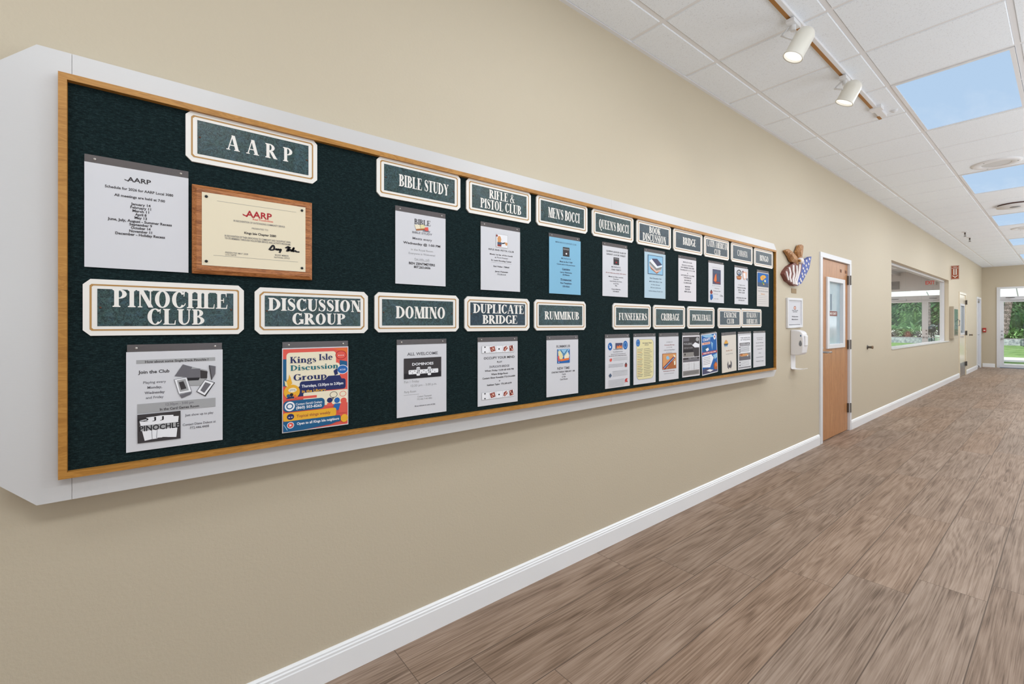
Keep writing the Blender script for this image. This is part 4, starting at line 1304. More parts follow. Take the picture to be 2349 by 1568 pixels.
flyer(2.26, .9475, 'white sheet with a pale yellow rounded list box', [
    ('rr', .128, .052, .905, .905, .13, 'bl'), ('rr', .135, .056, .897, .90, .125, 'ye'), ('e', .195, .125, .088, .075, 'b'), ('o', .195, .125, .055, .05, .01, 'lb'), ('t', 'Club Calendar of Events', .60, .13, .022, .42, 'g', True), ('t', '2026', .58, .17, .02, .18, 'g')]
    + [('l', .165, .26 + .036 * i, .40 - .02 * (i % 3), .255 + .036 * i, .010, 'br' if i % 4 == 2 else 'g') for i in range(17)] + [('l', .45, .26 + .036 * i, .72 + .1 * ((i * 7) % 3) / 2, .255 + .036 * i, .008, 'g') for i in range(17)],
    w=.2275, h=.2845, strip=.021, sw=.2275)
flyer(2.525, .949, 'white flyer with an orange photo of a cribbage board', [
    ('t', 'CRIBBAGE', .52, .125, .022, .32, 'lg'), ('t', 'Wednesday Mornings', .52, .19, .02, .52, 'dr'), ('t', 'at 9:30 AM', .51, .245, .02, .28, 'lg'), ('t', 'in the Card Game Room', .52, .305, .02, .55, 'g'), ('t', 'All Welcome', .5, .36, .018, .30, 'lg'), ('t', 'We will teach you how to play', .5, .79, .018, .58, 'dr'), ('t', 'Call Tom for information', .5, .845, .018, .50, 'lg')],
    [('r', .16, .385, .87, .745, 'br'), ('r', .18, .40, .85, .73, 'sk'), ('p', [(.40, .73), (.55, .60), (.80, .55), (.85, .73)], 'br'), ('p', [(.34, .46), (.44, .44), (.52, .50), (.46, .53), (.36, .52)], 'lb'), ('p', [(.17, .70), (.70, .47), (.83, .49), (.28, .755)], 'r'), ('p', [(.20, .70), (.70, .485), (.79, .495), (.29, .735)], 'pu'), ('l', .24, .715, .75, .495, .02, 'lb'),
     ('p', [(.70, .42), (.80, .44), (.83, .50), (.74, .47)], 'cr'), ('p', [(.73, .58), (.82, .56), (.82, .66), (.75, .67)], 'cr')], w=.2265, h=.28, strip=.024, pic_label='orange photo of a cribbage board')
flyer(2.798, .952, 'dark grey newspaper-like flyer with table grid at its foot', [
    ('r', .035, .035, .965, .49, 'dg'), ('r', .06, .06, .38, .14, 'g'), ('r', .40, .05, .74, .20, 'dg'), ('e', .85, .10, .09, .05, 'lg'), ('p', [(.55, .24), (.72, .17), (.96, .22), (.96, .30), (.70, .30)], 'w'), ('t', 'PICKLEBALL', .33, .20, .045, .5, 'lg', True), ('t', 'OPEN PLAY COURTS', .33, .30, .03, .5, 'lg'), ('r', .05, .345, .60, .40, 'k'), ('r', .04, .41, .64, .52, 'gn'), ('r', .66, .40, .96, .52, 'dg'), ('e', .14, .455, .04, .025, 'k'),
    ('r', .035, .535, .965, .585, 'dg'), ('t', 'WEEKLY SCHEDULE', .58, .56, .025, .5, 'lg', True), ('r', .035, .59, .965, .64, 'g'), ('r', .035, .85, .965, .965, 'gn')]
    + [('r', .05 + .31 * i, .66, .34 + .31 * i, .83, 'w') for i in range(3)] + [('l', .05, .69 + .03 * i, .96, .685 + .03 * i, .008, 'lg') for i in range(5)] + [('l', .10 + .1 * i, .65, .10 + .1 * i, .84, .008, 'lg') for i in range(9)] + [('l', .08, .88 + .025 * i, .9, .875 + .025 * i, .01, 'g') for i in range(3)],
    w=.226, h=.2805, paper=flat('warm_white_paper', (226, 222, 226), .5, .35))
flyer(3.058, .952, 'slightly tilted flyer in blue, white and red', [
    ('r', .03, .02, .97, .975, 'b'), ('p', [(.04, .03), (.60, .02), (.90, .10), (.30, .09)], 'lb'), ('t', 'CRAFT', .34, .135, .06, .48, 'w', True), ('e', .85, .10, .08, .07, 'w'), ('p', [(.80, .08), (.88, .07), (.86, .14)], 'r'), ('p', [(.05, .20), (.55, .20), (.55, .26), (.05, .26)], 'pk'), ('t', 'Sale & Show', .33, .225, .03, .36, 'r', True),
    ('p', [(.06, .33), (.30, .28), (.48, .36), (.40, .43), (.10, .42)], 'tb'), ('p', [(.25, .37), (.42, .34), (.46, .40), (.32, .43)], 'w'), ('p', [(.60, .20), (.72, .25), (.66, .42)], 'lb'), ('r', .03, .44, .97, .50, 'r'), ('t', 'EVERYONE WELCOME', .5, .47, .032, .8, 'w', True), ('p', [(.04, .54), (.60, .52), (.74, .62), (.50, .84), (.04, .80)], 'w')]
    + MRULE([.58, .62, .66, .70, .74], .08, .52, 'g', .012) + [('p', [(.70, .55), (.96, .52), (.96, .62), (.80, .66)], 'lb'), ('p', [(.72, .80), (.86, .72), (.96, .78), (.96, .93), (.76, .91)], 'br'), ('p', [(.80, .78), (.92, .76), (.94, .84), (.84, .86)], 'o'), ('p', [(.04, .86), (.30, .84), (.70, .92), (.96, .94), (.96, .97), (.04, .97)], 'pu'), ('p', [(.25, .90), (.45, .88), (.70, .92), (.50, .95)], 'w')],
    w=.226, h=.2905, strip=.0085, tilt=radians(-3.6), sw=.22, sx=-.003)
flyer(3.346, .947, 'cream flyer with a small campfire logo and a grey crest', [
    ('t', 'Breakfast Club', .5, .415, .026, .42, 'br'), ('t', 'Saturday 9:00 AM', .5, .505, .022, .46, 'lg')],
    [[('p', [(.16, .22), (.22, .15), (.30, .12), (.38, .16), (.42, .22)], 'y'), ('e', .29, .155, .06, .035, 'sk'), ('p', [(.14, .22), (.44, .22), (.38, .275), (.20, .275)], 'bl'), ('p', [(.20, .275), (.38, .275), (.38, .30), (.20, .30)], 'lb')],
     [('p', [(.42, .70), (.36, .78), (.37, .87), (.45, .92), (.48, .86), (.43, .80)], 'g'), ('p', [(.58, .69), (.66, .76), (.66, .86), (.58, .92), (.53, .86), (.59, .79)], 'g'), ('e', .52, .84, .05, .04, 'dg')]],
    w=.2325, h=.279, paper=flat('cream_paper', (224, 217, 206), .5, .35), strip=.023, tilt=radians(-1.6))
flyer(3.604, .9515, 'newsprint flyer with a brownish photo band across its middle', [
    ('r', .04, .03, .96, .97, 'lg'), ('r', .055, .04, .945, .96, 'w'), ('t', 'THE EXERCISE', .54, .115, .034, .72, 'g', True), ('t', 'OF WALKING', .54, .17, .034, .72, 'g', True), ('r', .12, .255, .88, .315, 'dg'), ('t', 'MORNING CLASS', .5, .285, .034, .66, 'w', True), ('r', .12, .325, .90, .345, 'g'), ('r', .05, .93, .95, .955, 'g')]
    + MRULE([.38, .41, .44, .47, .50], .14, .86, 'g', .012) + MRULE([.78, .81, .84, .87, .90], .12, .86, 'lg', .012) + [('r', .09, .36, .16, .39, 'dg'), ('r', .09, .43, .16, .46, 'dg'), ('r', .09, .49, .16, .52, 'dg'), ('r', .09, .78, .16, .81, 'dg'), ('r', .09, .86, .16, .89, 'dg')],
    [('r', .08, .545, .92, .745, 'gn'), ('r', .08, .64, .92, .745, 'g'), ('p', [(.10, .60), (.25, .555), (.45, .57), (.62, .56), (.80, .60), (.60, .63), (.25, .635)], 'sk'), ('p', [(.12, .57), (.3, .56), (.34, .60), (.2, .61)], 'br'), ('e', .70, .63, .03, .02, 'w')], w=.2335, h=.2825, strip=.016, tilt=radians(-.6), sw=.23)
flyer(3.876, .955, 'plain text-only white sheet at the lower right end of the board', lines([('Italian American Club', .14, .52), ('of the Treasure Coast', .19, .44), ('Monthly Meetings', .29, .60), ('2nd Wednesday at Seven', .38, .62), ('Clubhouse Hall', .475, .40), ('All Welcome', .595, .20), ('Contact the Secretary', .715, .60), ('772-555-0147  evenings', .835, .62)], .52, 'g', .018),
      w=.2335, h=.2815, strip=.0165, tilt=radians(-.4), sw=.23, pins=(.12, .86))

# award plaque
pl = thing('award_plaque', 'oak plaque holding a cream certificate with red lettering', 'plaque', (.277, FAB, 1.46))
w, h = .336, .2635
b = MB()
e = .011
a0, a1 = [(-w / 2, 0), (w / 2, 0), (w / 2, h), (-w / 2, h)], [(-w / 2 + e, e), (w / 2 - e, e), (w / 2 - e, h - e), (-w / 2 + e, h - e)]
b.mesh([(x, 0, z) for x, z in a0] + [(x, -.011, z) for x, z in a0] + [(x, -.018, z) for x, z in a1],
       [(4, 5, 1, 0), (5, 6, 2, 1), (6, 7, 3, 2), (7, 4, 0, 3), (4, 8, 9, 5), (5, 9, 10, 6), (6, 10, 11, 7), (7, 11, 8, 4), (8, 11, 10, 9), (0, 1, 2, 3)], M_OAK)
b.build('wooden_base', pl, bevel=.001)
cw, chh = .289, .217
b = MB()
b.box(-cw / 2, cw / 2, -.0195, -.0178, .0255, .0255 + chh, flat('cream_certificate', (234, 222, 194), .3, .5))
bb = MB()
draw(bb, [('l', .13, .095, .90, .095, .003, 'gn'), ('l', .10, .855, .92, .855, .003, 'gn')] + logo(.52, .215, .255, .085, 'r') + [('t', 'Real Possibilities', .56, .285, .022, .20, 'co'), ('t', 'IN RECOGNITION OF OUTSTANDING COMMUNITY SERVICE', .53, .34, .020, .50, 'gn', True), ('t', 'PRESENTED TO', .53, .42, .018, .16, 'gn'),
     ('t', 'Kings Isle Chapter 2080', .535, .495, .03, .31, 'dg', True), ('t', 'IN RECOGNITION OF THEIR DEDICATION TO COMMUNITY AND THE SUPPORT GIVEN', .52, .565, .02, .64, 'gn', True), ('t', 'TO ITS MEMBERS THROUGH VOLUNTEER SERVICE AND ACTIVITY PROGRAMS', .52, .60, .02, .64, 'gn', True),
     ('t', 'PRESENTED MAY 2008', .31, .80, .018, .21, 'gn'), ('t', 'LOCAL CHAPTER', .255, .83, .018, .10, 'gn'), ('t', 'BOARD MEMBER', .75, .775, .018, .14, 'gn'), ('t', 'NATIONAL OFFICE', .75, .81, .018, .16, 'gn')], cw, chh, -.0197)
for pth in ([(.62, .71, .004), (.655, .64, .006), (.67, .66, .006), (.665, .70, .005), (.63, .71, .004)], [(.68, .70, .004), (.695, .685, .005), (.70, .70, .004), (.715, .685, .005), (.72, .70, .004), (.74, .685, .005), (.725, .74, .003)],
            [(.785, .66, .004), (.82, .635, .006), (.80, .71, .006)], [(.835, .635, .005), (.815, .70, .006), (.84, .675, .004), (.85, .70, .004), (.875, .64, .005), (.865, .70, .005), (.89, .685, .004), (.90, .70, .004), (.935, .70, .003)]):
    for p in stroke([(x, y, t_ * 1.2) for x, y, t_ in pth]):
        bb.face([((x - .5) * cw, -.0205, chh * (1 - y)) for x, y in p], col('k'))
b.v += []
o = b.build('certificate', pl)
bb.v = [(x, y, z + .0255) for x, y, z in bb.v]
bb.build('certificate_print', o)
for sx_ in (-1, 1):
    for sz in (.012, chh - .012):
        b = MB()
        b.lathe([(0, -.0235), (.003, -.023), (.0042, -.021), (.0042, -.0195)], M_DARK, 12, Matrix.Translation((sx_ * (cw / 2 - .011), 0, .0255 + sz)) @ Matrix.Rotation(-pi / 2, 4, 'X'))
        b.build('screw', pl)

# ------------------------------------------------------------------ things on the wall past the board
eg = thing('carved_eagle', 'carved wooden eagle draped in a stars and stripes banner', 'wall carving', (4.95, 0, 1.68))
off = (-4.95, 0, -1.68)
WINGL = [(4.698, 2.006), (4.79, 1.96), (4.845, 1.914), (4.923, 1.903), (5.003, 1.888), (5.054, 1.932), (4.98, 1.974), (4.889, 2.004), (4.779, 2.027)]
WINGR = [(4.98, 2.022), (5.015, 1.977), (5.054, 1.928), (5.109, 1.95), (5.14, 2.038), (5.152, 2.097), (5.097, 2.105), (5.038, 2.089)]
for pts in (WINGL, WINGR):
    b = MB()
    b.prism(pts, -.034, -.010, M_EAGLE)
    cx_, cz_ = sum(p[0] for p in pts) / len(pts), sum(p[1] for p in pts) / len(pts)
    for q in range(3):
        s0 = .85 - .22 * q
        b.prism([(cx_ + (x - cx_) * s0, cz_ + (z - cz_) * s0) for x, z in pts], -.034 - .004 * (q + 1), -.03, M_EAGLE)
    b.build('wing', eg, off, bevel=.004)
STR = [(4.662, 1.781), (4.747, 1.72), (4.818, 1.707), (4.889, 1.685), (4.98, 1.685), (5.015, 1.762), (5.085, 1.837), (5.12, 1.933), (4.991, 1.892), (4.912, 1.907), (4.779, 1.862), (4.694, 1.813)]
BLU = [(5.12, 1.933), (5.085, 1.837), (5.015, 1.762), (4.98, 1.685), (5.097, 1.718), (5.169, 1.772), (5.304, 1.881), (5.368, 2.01)]
M_MAR, M_CRW, M_BLU = flat('maroon_paint', (120, 66, 58), .45), flat('ivory_paint', (234, 226, 224), .45), flat('flag_blue_paint', (52, 82, 168), .45)
b = MB()
b.prism(STR, -.036, 0, M_MAR)
for wv, pts in ((.026, [(4.700, 1.806), (4.722, 1.769), (4.752, 1.728)]), (.034, [(4.768, 1.850), (4.801, 1.799), (4.785, 1.755), (4.816, 1.715)]), (.036, [(4.87, 1.88), (4.872, 1.823), (4.892, 1.79), (4.862, 1.744), (4.880, 1.698)]),
                (.032, [(4.955, 1.883), (4.965, 1.83), (4.953, 1.785), (4.913, 1.739), (4.930, 1.695)]), (.036, [(5.040, 1.902), (5.025, 1.834), (4.985, 1.769), (4.952, 1.723), (4.968, 1.694)])):
    b.prism([(x - wv / 2, z) for x, z in pts] + [(x + wv / 2, z) for x, z in pts[::-1]], -.043, -.03, M_CRW)
b.build('striped_banner', eg, off, bevel=.002)
b = MB()
b.prism(BLU, -.036, 0, M_BLU)
for x, z in ((5.150, 1.920), (5.225, 1.952), (5.305, 1.978), (5.135, 1.868), (5.212, 1.903), (5.280, 1.925), (5.105, 1.812), (5.172, 1.844), (5.235, 1.868), (5.058, 1.756), (5.122, 1.785), (5.180, 1.808), (5.025, 1.712), (5.080, 1.738)):
    r1, r2 = .023, .010
    b.prism([(x + (r1 if k % 2 else r2) * sin(k * pi / 5) * 1.15, z + (r1 if k % 2 else r2) * .8 * cos(k * pi / 5)) for k in range(10)], -.039, -.033, M_CRW)
b.build('starred_banner', eg, off, bevel=.001)
b = MB()
b.lathe([(0, .032), (.022, .028), (.034, .012), (.036, -.01), (.028, -.026), (0, -.03)], M_CRW, 14, Matrix.Translation((5.048, -.036, 1.937)))
b.tube([(5.018, -.045, 1.937), (4.995, -.058, 1.929), (4.985, -.06, 1.916)], [.012, .010, .003], flat('beak_tan', (196, 150, 90), .4))
b.build('eagle_head', eg, off)

tag(one_box('brass_plate', 4.934, 5.053, -.004, 0, 1.616, 1.662, flat('aged_brass', (146, 118, 76), .4, .5, .5)), 'small brass plate under the carved eagle', 'plate')

fr = thing('framed_notice', 'small white framed notice above the hand sanitizer dispenser', 'framed notice', (4.99, 0, 1.274), rot=(0, radians(-.9), 0))
b = MB()
w, h = .385, .293
for a in ((-w / 2, -w / 2 + .026, 0, h), (w / 2 - .026, w / 2, 0, h), (-w / 2 + .026, w / 2 - .026, 0, .024), (-w / 2 + .026, w / 2 - .026, h - .024, h)):
    b.box(a[0], a[1], -.02, -.0, a[2], a[3], M_FRAMEW)
b.build('frame', fr, bevel=.003)
b = MB()
b.box(-w / 2 + .02, w / 2 - .02, -.010, -.004, .02, h - .02, PAPER)
bb = b
draw(bb, [('r', .13, .13, .87, .135, 'lg'), ('r', .13, .13, .137, .90, 'lg'), ('r', .13, .885, .87, .905, 'g'), ('e', .52, .33, .075, .06, 'pk'), ('o', .52, .33, .075, .06, .015, 'dr'), ('t', 'THE CLUB', .52, .42, .028, .40, 'g', True), ('t', 'CENTER', .52, .465, .024, .3, 'g'), ('t', 'Welcome', .52, .62, .04, .42, 'g', True), ('t', 'Members', .52, .715, .04, .42, 'g', True)], w, h, -.0104)
b.build('printed_sheet', fr)

ds = thing('sanitizer_dispenser', 'white hand sanitizer dispenser with a drip tray on the wall', 'dispenser', (4.97, 0, .86))
off = (-4.97, 0, -.86)
b = MB()
prof = []
for y, z in ((0, 1.255), (-.05, 1.252), (-.085, 1.243), (-.104, 1.222), (-.112, 1.16), (-.112, 1.09), (-.105, 1.035), (-.09, 1.015), (-.06, 1.008), (0, 1.008)):
    prof.append((y, z))
xa, xb = 4.907, 5.033
n = len(prof)
b.mesh([(x, y, z) for x in (xa, xb) for y, z in prof], [(i, i + n, (i + 1) % n + n, (i + 1) % n) for i in range(n)] + [tuple(range(n)), tuple(range(2 * n - 1, n - 1, -1))], M_PLASTIC)
b.build('housing', ds, off, bevel=.009)
b = MB()
b.box(4.935, 5.005, -.123, -.108, 1.10, 1.20, M_PLASTIC)
b.build('push_bar', ds, off, bevel=.006)
b = MB()
ez = [(-.088 + .011 * cos(a) * (1.15 - .35 * sin(a)), 1.125 + .028 * sin(a)) for a in [2 * pi * i / 20 for i in range(20)]]
b.mesh([(xa - .0006, y, z) for y, z in ez], [tuple(range(20))], flat('smoked_window', (128, 132, 138), .2))
b.mesh([(xa - .0006, y, z) for y, z in [(-.096, 1.19), (-.086, 1.19), (-.086, 1.206), (-.096, 1.206)]], [(0, 1, 2, 3)], flat('blue_emblem', (70, 110, 150), .4))
b.build('level_window', ds, off)
b = MB()
th_ = .005
pr = [(-.0, 1.01), (-.0, .885), (-.006, .872), (-.02, .868), (-.085, .868), (-.112, .876)]
out = [(y - (th_ if i < 2 else 0), z + (0 if i < 2 else th_)) for i, (y, z) in enumerate(pr)]
pol = pr + out[::-1]
n = len(pol)
b.mesh([(x, y, z) for x in (4.915, 5.025) for y, z in pol], [(i, i + n, (i + 1) % n + n, (i + 1) % n) for i in range(n)] + [tuple(range(n)), tuple(range(2 * n - 1, n - 1, -1))], M_PLASTIC)
b.build('drip_tray', ds, off)


def stop(x, z, label):
    t = thing('door_stop', label, 'door stop', (x, 0, z))
    bb = MB()
    bb.lathe([(0, -.004), (.03, -.004), (.032, 0)], M_BRONZE, 16, Matrix.Rotation(-pi / 2, 4, 'X'))
    bb.lathe([(.018, -.004), (.015, -.025), (.018, -.05)], M_BRONZE, 14, Matrix.Rotation(-pi / 2, 4, 'X'))
    bb.build('bracket', t)
    bb = MB()
    bb.lathe([(.02, -.05), (.022, -.06), (.016, -.066), (0, -.066)], flat('tan_rubber', (138, 116, 92), .7), 14, Matrix.Rotation(-pi / 2, 4, 'X'))
    bb.build('rubber_bumper', t)


stop(7.57, 1.0, 'round bronze wall door stop between the maple door and the window')
stop(17.3, 1.02, 'round bronze wall door stop past the cream door')

# fire extinguisher cabinet and its sign
cb = thing('extinguisher_cabinet', 'shallow wall cabinet with a glass front between the window and the cream door', 'cabinet', (14.4, 0, .98))
off = (-14.4, 0, -.98)
b = MB()
b.box(14.10, 14.72, -.075, 0, .98, 1.71, flat('grey_tan_cabinet', (192, 180, 160), .45))
b.build('body', cb, off, bevel=.004)
b = MB()
b.box(14.16, 14.66, -.0765, -.075, 1.04, 1.65, flat('dark_cabinet_glass', (92, 118, 108), .08, .6))
b.build('glass_front', cb, off)
b = MB()
b.tube([(14.62, -.075, 1.27), (14.62, -.11, 1.28), (14.62, -.11, 1.40), (14.62, -.075, 1.41)], .009, M_METAL)
b.build('handle', cb, off)

sg_ = thing('fire_extinguisher_sign', 'small red-brown FIRE EXTINGUISHER flag sign with a downward arrow', 'sign', (14.32, 0, 2.33))
b = MB()
M_FIRE = flat('red_brown_sign', (168, 84, 52), .4)
b.box(0, .006, -.135, -.001, 0, .31, M_FIRE)
b.build('panel', sg_)
bb = MB()
for a in ((-.131, -.127, .01, .30), (-.009, -.005, .01, .30), (-.131, -.005, .296, .30), (-.131, -.005, .01, .014)):
    bb.face([(-.0006, a[0], a[2]), (-.0006, a[1], a[2]), (-.0006, a[1], a[3]), (-.0006, a[0], a[3])], M_LETTER)
bb.face([(-.0007, -.068 + y, z) for y, z in ((-.030, .10), (-.030, .235), (-.012, .235), (-.012, .10))], M_LETTER)
bb.face([(-.0007, -.068 + y, z) for y, z in ((.012, .10), (.012, .235), (.030, .235), (.030, .10))], M_LETTER)
bb.face([(-.0007, -.068 + y, z) for y, z in ((-.05, .085), (0, .03), (.05, .085), (.03, .085), (0, .055), (-.03, .085))], M_LETTER)
for s, zc, wd in (('FIRE', .275, .055), ('EXTINGUISHER', .253, .11)):
    v, f, tw = text_shape(s, True)
    k = wd / tw
    bb.mesh([(-.0008, -.068 - (a * k - wd / 2), zc + (c_ - .5) * .016) for a, c_ in v], f, M_LETTER)
for i, ch in enumerate('EXTINGUISHER'):
    v, f, tw = text_shape(ch, True)
    k = .012 / max(tw, .4)
    bb.mesh([(-.0009, -.068 - (a * k - .006 if tw > .4 else a * k - .002), .232 - .0118 * i + (c_ - .5) * .009 - .006) for a, c_ in v], f, M_FIRE if False else M_LETTER)
bb.build('lettering', sg_)

al = thing('fire_alarm_pull', 'tiny red alarm pull station at the far corner', 'alarm', (X1, -.06, 1.06))
b = MB()
b.box(-.05, 0, -.036, .036, 0, .135, flat('alarm_red', (186, 62, 52), .35))
b.build('housing', al, bevel=.004)
b = MB()
b.box(-.056, -.05, -.02, .02, .045, .075, M_LETTER)
b.build('pull_bar', al)

ex = thing('exit_sign', 'small red lettered EXIT sign above the glazed door behind the window', 'sign', (X1, 1.17, 2.585))
b = MB()
b.box(-.05, 0, -.14, .14, 0, .17, flat('exit_white', (226, 224, 224), .4))
b.build('housing', ex, bevel=.006)
b = MB()
v, f, tw = text_shape('EXIT', True)
k = .23 / tw
b.mesh([(-.052, .115 - a * k, .025 + c_ * .12) for a, c_ in v], f, emit('exit_red', (206, 56, 48), .25))
b.build('lettering', ex)

tag(one_box('wall_vent', X1 - .04, X1, 1.955, 2.4, 2.50, 2.76, flat('dark_grey_vent', (140, 140, 144), .5)), 'dark grey panel high on the far wall of the next room', 'vent')

# ------------------------------------------------------------------ ceiling fixtures
for i, x in enumerate(SKY_X[1:]):
    names = ['behind the track lights', 'nearest in view, beside the track end', 'second in view, past the round speaker grille', 'third in view, beyond the dark-rimmed disc', 'fourth in view, near the far end', 'last one before the end wall']
    t = thing('sky_panel_light', 'rectangular ceiling light printed with blue sky, ' + names[i], 'ceiling light', (x + PITCH, -1.2025, CEIL), 'sky panel lights in the ceiling')
    L, Wd = PITCH - .014, PITCH / 2 - .014
    b = MB()
    b.box(-L + .02, L - .02, -Wd + .02, Wd - .02, .004, .012, M_SKYP)
    b.build('sky_diffuser', t)
    b = MB()
    for a in ((-L, L, -Wd, -Wd + .022), (-L, L, Wd - .022, Wd), (-L, -L + .022, -Wd + .022, Wd - .022), (L - .022, L, -Wd + .022, Wd - .022)):
        b.box(a[0], a[1], a[2], a[3], -.002, .02, M_CEILW)
    b.build('frame', t)

for (x, label, dark, r, drop) in ((7.15, 'round flush ceiling speaker before the second sky panel', False, .195, .016), (9.82, 'round ceiling disc with a dark brown rim', True, .19, .034), (12.35, 'round white ceiling speaker beyond the third sky panel', False, .19, .016)):
    t = thing('ceiling_speaker', label, 'speaker', (x, -1.22, CEIL), 'round ceiling fixtures')
    b = MB()
    if dark:
        b.lathe([(r - .01, 0), (r - .01, -drop + .014)], flat('brown_rim', (92, 62, 54), .5), 40)
        b.build('rim', t)
        b = MB()
        b.lathe([(0, -drop + .014), (r + .004, -drop + .014), (r + .002, -drop), (.05, -drop - .004), (0, -drop - .004)], M_CEILW, 40)
        b.build('disc', t)
        b = MB()
        b.lathe([(.055, -drop - .003), (.055, -drop - .008), (.0, -drop - .008)], flat('grey_grille', (150, 150, 152), .5), 24)
        b.build('centre_grille', t)
    else:
        b.lathe([(r, 0), (r, -drop * .4), (r - .02, -drop), (r * .6, -drop * .9), (r * .58, -drop * .6)], M_CEILW, 40)
        b.build('rim', t)
        b = MB()
        b.lathe([(r * .58, -drop * .55), (.02, -drop * .55), (0, -drop * .6)], flat('grille_white', (214, 214, 214), .6), 32)
        b.build('grille', t)
        for k in range(3):
            b = MB()
            b.lathe([(.007, -drop), (.005, -drop - .002), (0, -drop - .002)], flat('grey_grille', (150, 150, 152), .5), 8, Matrix.Translation((r * .82 * cos(k * 2.1 + .5), r * .82 * sin(k * 2.1 + .5), 0)))
            b.build('screw', t)

for x, y, lab in ((12.02, -.47, 'first of two small sprinkler heads over the window end'), (12.85, -.45, 'second of two small sprinkler heads over the window end')):
    t = thing('sprinkler_head', lab, 'sprinkler', (x, y, CEIL), 'sprinkler heads')
    b = MB()
    b.lathe([(.05, 0), (.048, -.008), (.015, -.014)], M_CEILW, 20)
    b.build('escutcheon', t)
    b = MB()
    b.tube([(0, 0, -.01), (0, 0, -.05)], .012, M_BRONZE)
    b.tube([(0, 0, -.05), (.016, .012, -.065), (0, 0, -.085)], .004, M_BRONZE, 6)
    b.tube([(0, 0, -.05), (-.016, -.012, -.065), (0, 0, -.085)], .004, M_BRONZE, 6)
    b.lathe([(0, -.085), (.022, -.087), (.022, -.09), (0, -.09)], M_BRONZE, 14)
    b.build('nozzle', t)

# track with two heads
TY = -.735
tr = thing('light_track', 'white ceiling track with a bronze slot', 'light track', (2.2, TY, CEIL))
b = MB()
b.box(-3.6, 2.36, -.021, .0225, -.014, .004, M_CEILW)
b.build('channel', tr, bevel=.002)
b = MB()
b.box(-3.59, 2.325, .001, .0205, -.0152, -.011, flat('bronze_slot', (168, 116, 52), .4, .5, .3))
b.build('slot', tr)
b = MB()
b.box(2.40, 2.58, -.035, .012, -.022, .004, M_CEILW)
b.box(2.32, 2.40, -.05, .028, -.026, .004, M_CEILW)
b.box(2.52, 2.60, .002, .024, -.024, -.02, flat('bronze_slot', (168, 116, 52), .4))
b.build('feed_box', tr, bevel=.002)
dt = thing('ceiling_sensor', 'tiny white sensor on the ceiling beside the track feed', 'sensor', (4.74, -.825, CEIL))
b = MB()
b.lathe([(.022, 0), (.02, -.012), (.008, -.02), (0, -.021)], M_CEILW, 18)
b.build('dome', dt)
M_HEAD = flat('ivory_lamp_enamel', (233, 230, 220), .3, .5)
M_LAMP = emit('lamp_face', (255, 250, 240), 1.3)


def head(x, top, opn, R, label, power):
    t = thing('track_spotlight', label, 'spotlight', (x, TY, CEIL), 'spotlights on the ceiling track')
    o_ = Vector((x, TY, CEIL))
    top, opn = Vector(top), Vector(opn)
    ax = (top - opn).normalized()
    L = (top - opn).length
    q = Vector((0, 0, 1)).rotation_difference(ax)
    M = Matrix.Translation(opn - o_) @ q.to_matrix().to_4x4()
    bb = MB()
    bb.box(-.05, .05, -.022, .022, -.045, -.022, M_CEILW)
    bb.tube([(0, 0, -.04), (0, 0, -.075)], .014, M_CEILW, 12)
    bb.build('adapter', t, bevel=.003)
    bb = MB()
    prof = [(R * .97, .0), (R + .003, -.002), (R + .003, .006), (R, .012), (R, L - R * .95)]
    prof += [(R * cos(a), L - R * .95 + R * .95 * sin(a)) for a in [pi / 2 * i / 8 for i in range(1, 9)]]
    bb.lathe(prof, M_HEAD, 36, M)
    bb.lathe([(R * .97, 0), (R * .93, .02)], flat('lamp_baffle', (236, 236, 232), .4), 36, M)
    bb.build('shade', t)
    bb = MB()
    bb.lathe([(R * .95, .012), (0, .014)], M_LAMP, 32, M)
    bb.build('bulb_face', t)
    mid = (top * .62 + opn * .38) - o_
    bb = MB()
    for s in (1,):
        bb.tube([(-.01, .018, -.05), (-.03, .05, -.09), tuple(mid + Vector((-R * .75, R * .75, 0)))], .006, M_CEILW, 8)
    bb.build('yoke', t)
    d = bpy.data.lights.new('spotlight_beam', 'SPOT')
    d.energy = power
    d.spot_size = radians(100)
    d.spot_blend = .9
    d.shadow_soft_size = .05
    d.color = (1, .96, .9)
    lo = bpy.data.objects.new('spotlight_beam', d)
    C.objects.link(lo)
    lo.parent = t
    lo.location = (opn - ax * .03) - o_
    lo.rotation_mode = 'QUATERNION'
    tgt = Vector((x - .1, -.08, 1.6)) - opn
    lo.rotation_quaternion = Vector((0, 0, -1)).rotation_difference(tgt.normalized())


head(2.865, (2.873, -.812, 2.958), (2.830, -.745, 2.808), .050, 'ivory track spotlight nearer the camera, larger in view', 4)
head(3.793, (3.760, -.812, 2.966), (3.744, -.745, 2.832), .053, 'ivory track spotlight nearer the end of the track', 4)
# ------------------------------------------------------------------ outside: canopy, lawn, planting
rnd = random.Random(7)
g = G('white_canvas')
g.fin(lin((250, 250, 250)), .8, .2)
tl = g.node('ShaderNodeBsdfTranslucent')
tl.inputs[0].default_value = lin((250, 250, 250))
mx = g.node('ShaderNodeMixShader')
mx.inputs[0].default_value = .8
g.t.links.new(g.b.outputs[0], mx.inputs[1])
g.t.links.new(tl.outputs[0], mx.inputs[2])
g.t.links.new(mx.outputs[0], g.out.inputs[0])
M_CANV = g.m
cv = thing('canvas_canopy', 'white canvas canopy over the glazed doors outside', 'canopy', (X1 + 1.6, .2, 2.2))
b = MB()
for i in range(6):
    ya, yb = -3 + 1.1 * i, -3 + 1.1 * (i + 1)
    v = [(-1.4, ya, 1.0), (-1.4, yb, 1.0), (1.5, yb, .02), (1.5, ya, .02), (1.5, ya, -.06), (1.5, yb, -.06)]
    b.mesh(v, [(0, 1, 2, 3), (3, 2, 5, 4)], M_CANV)
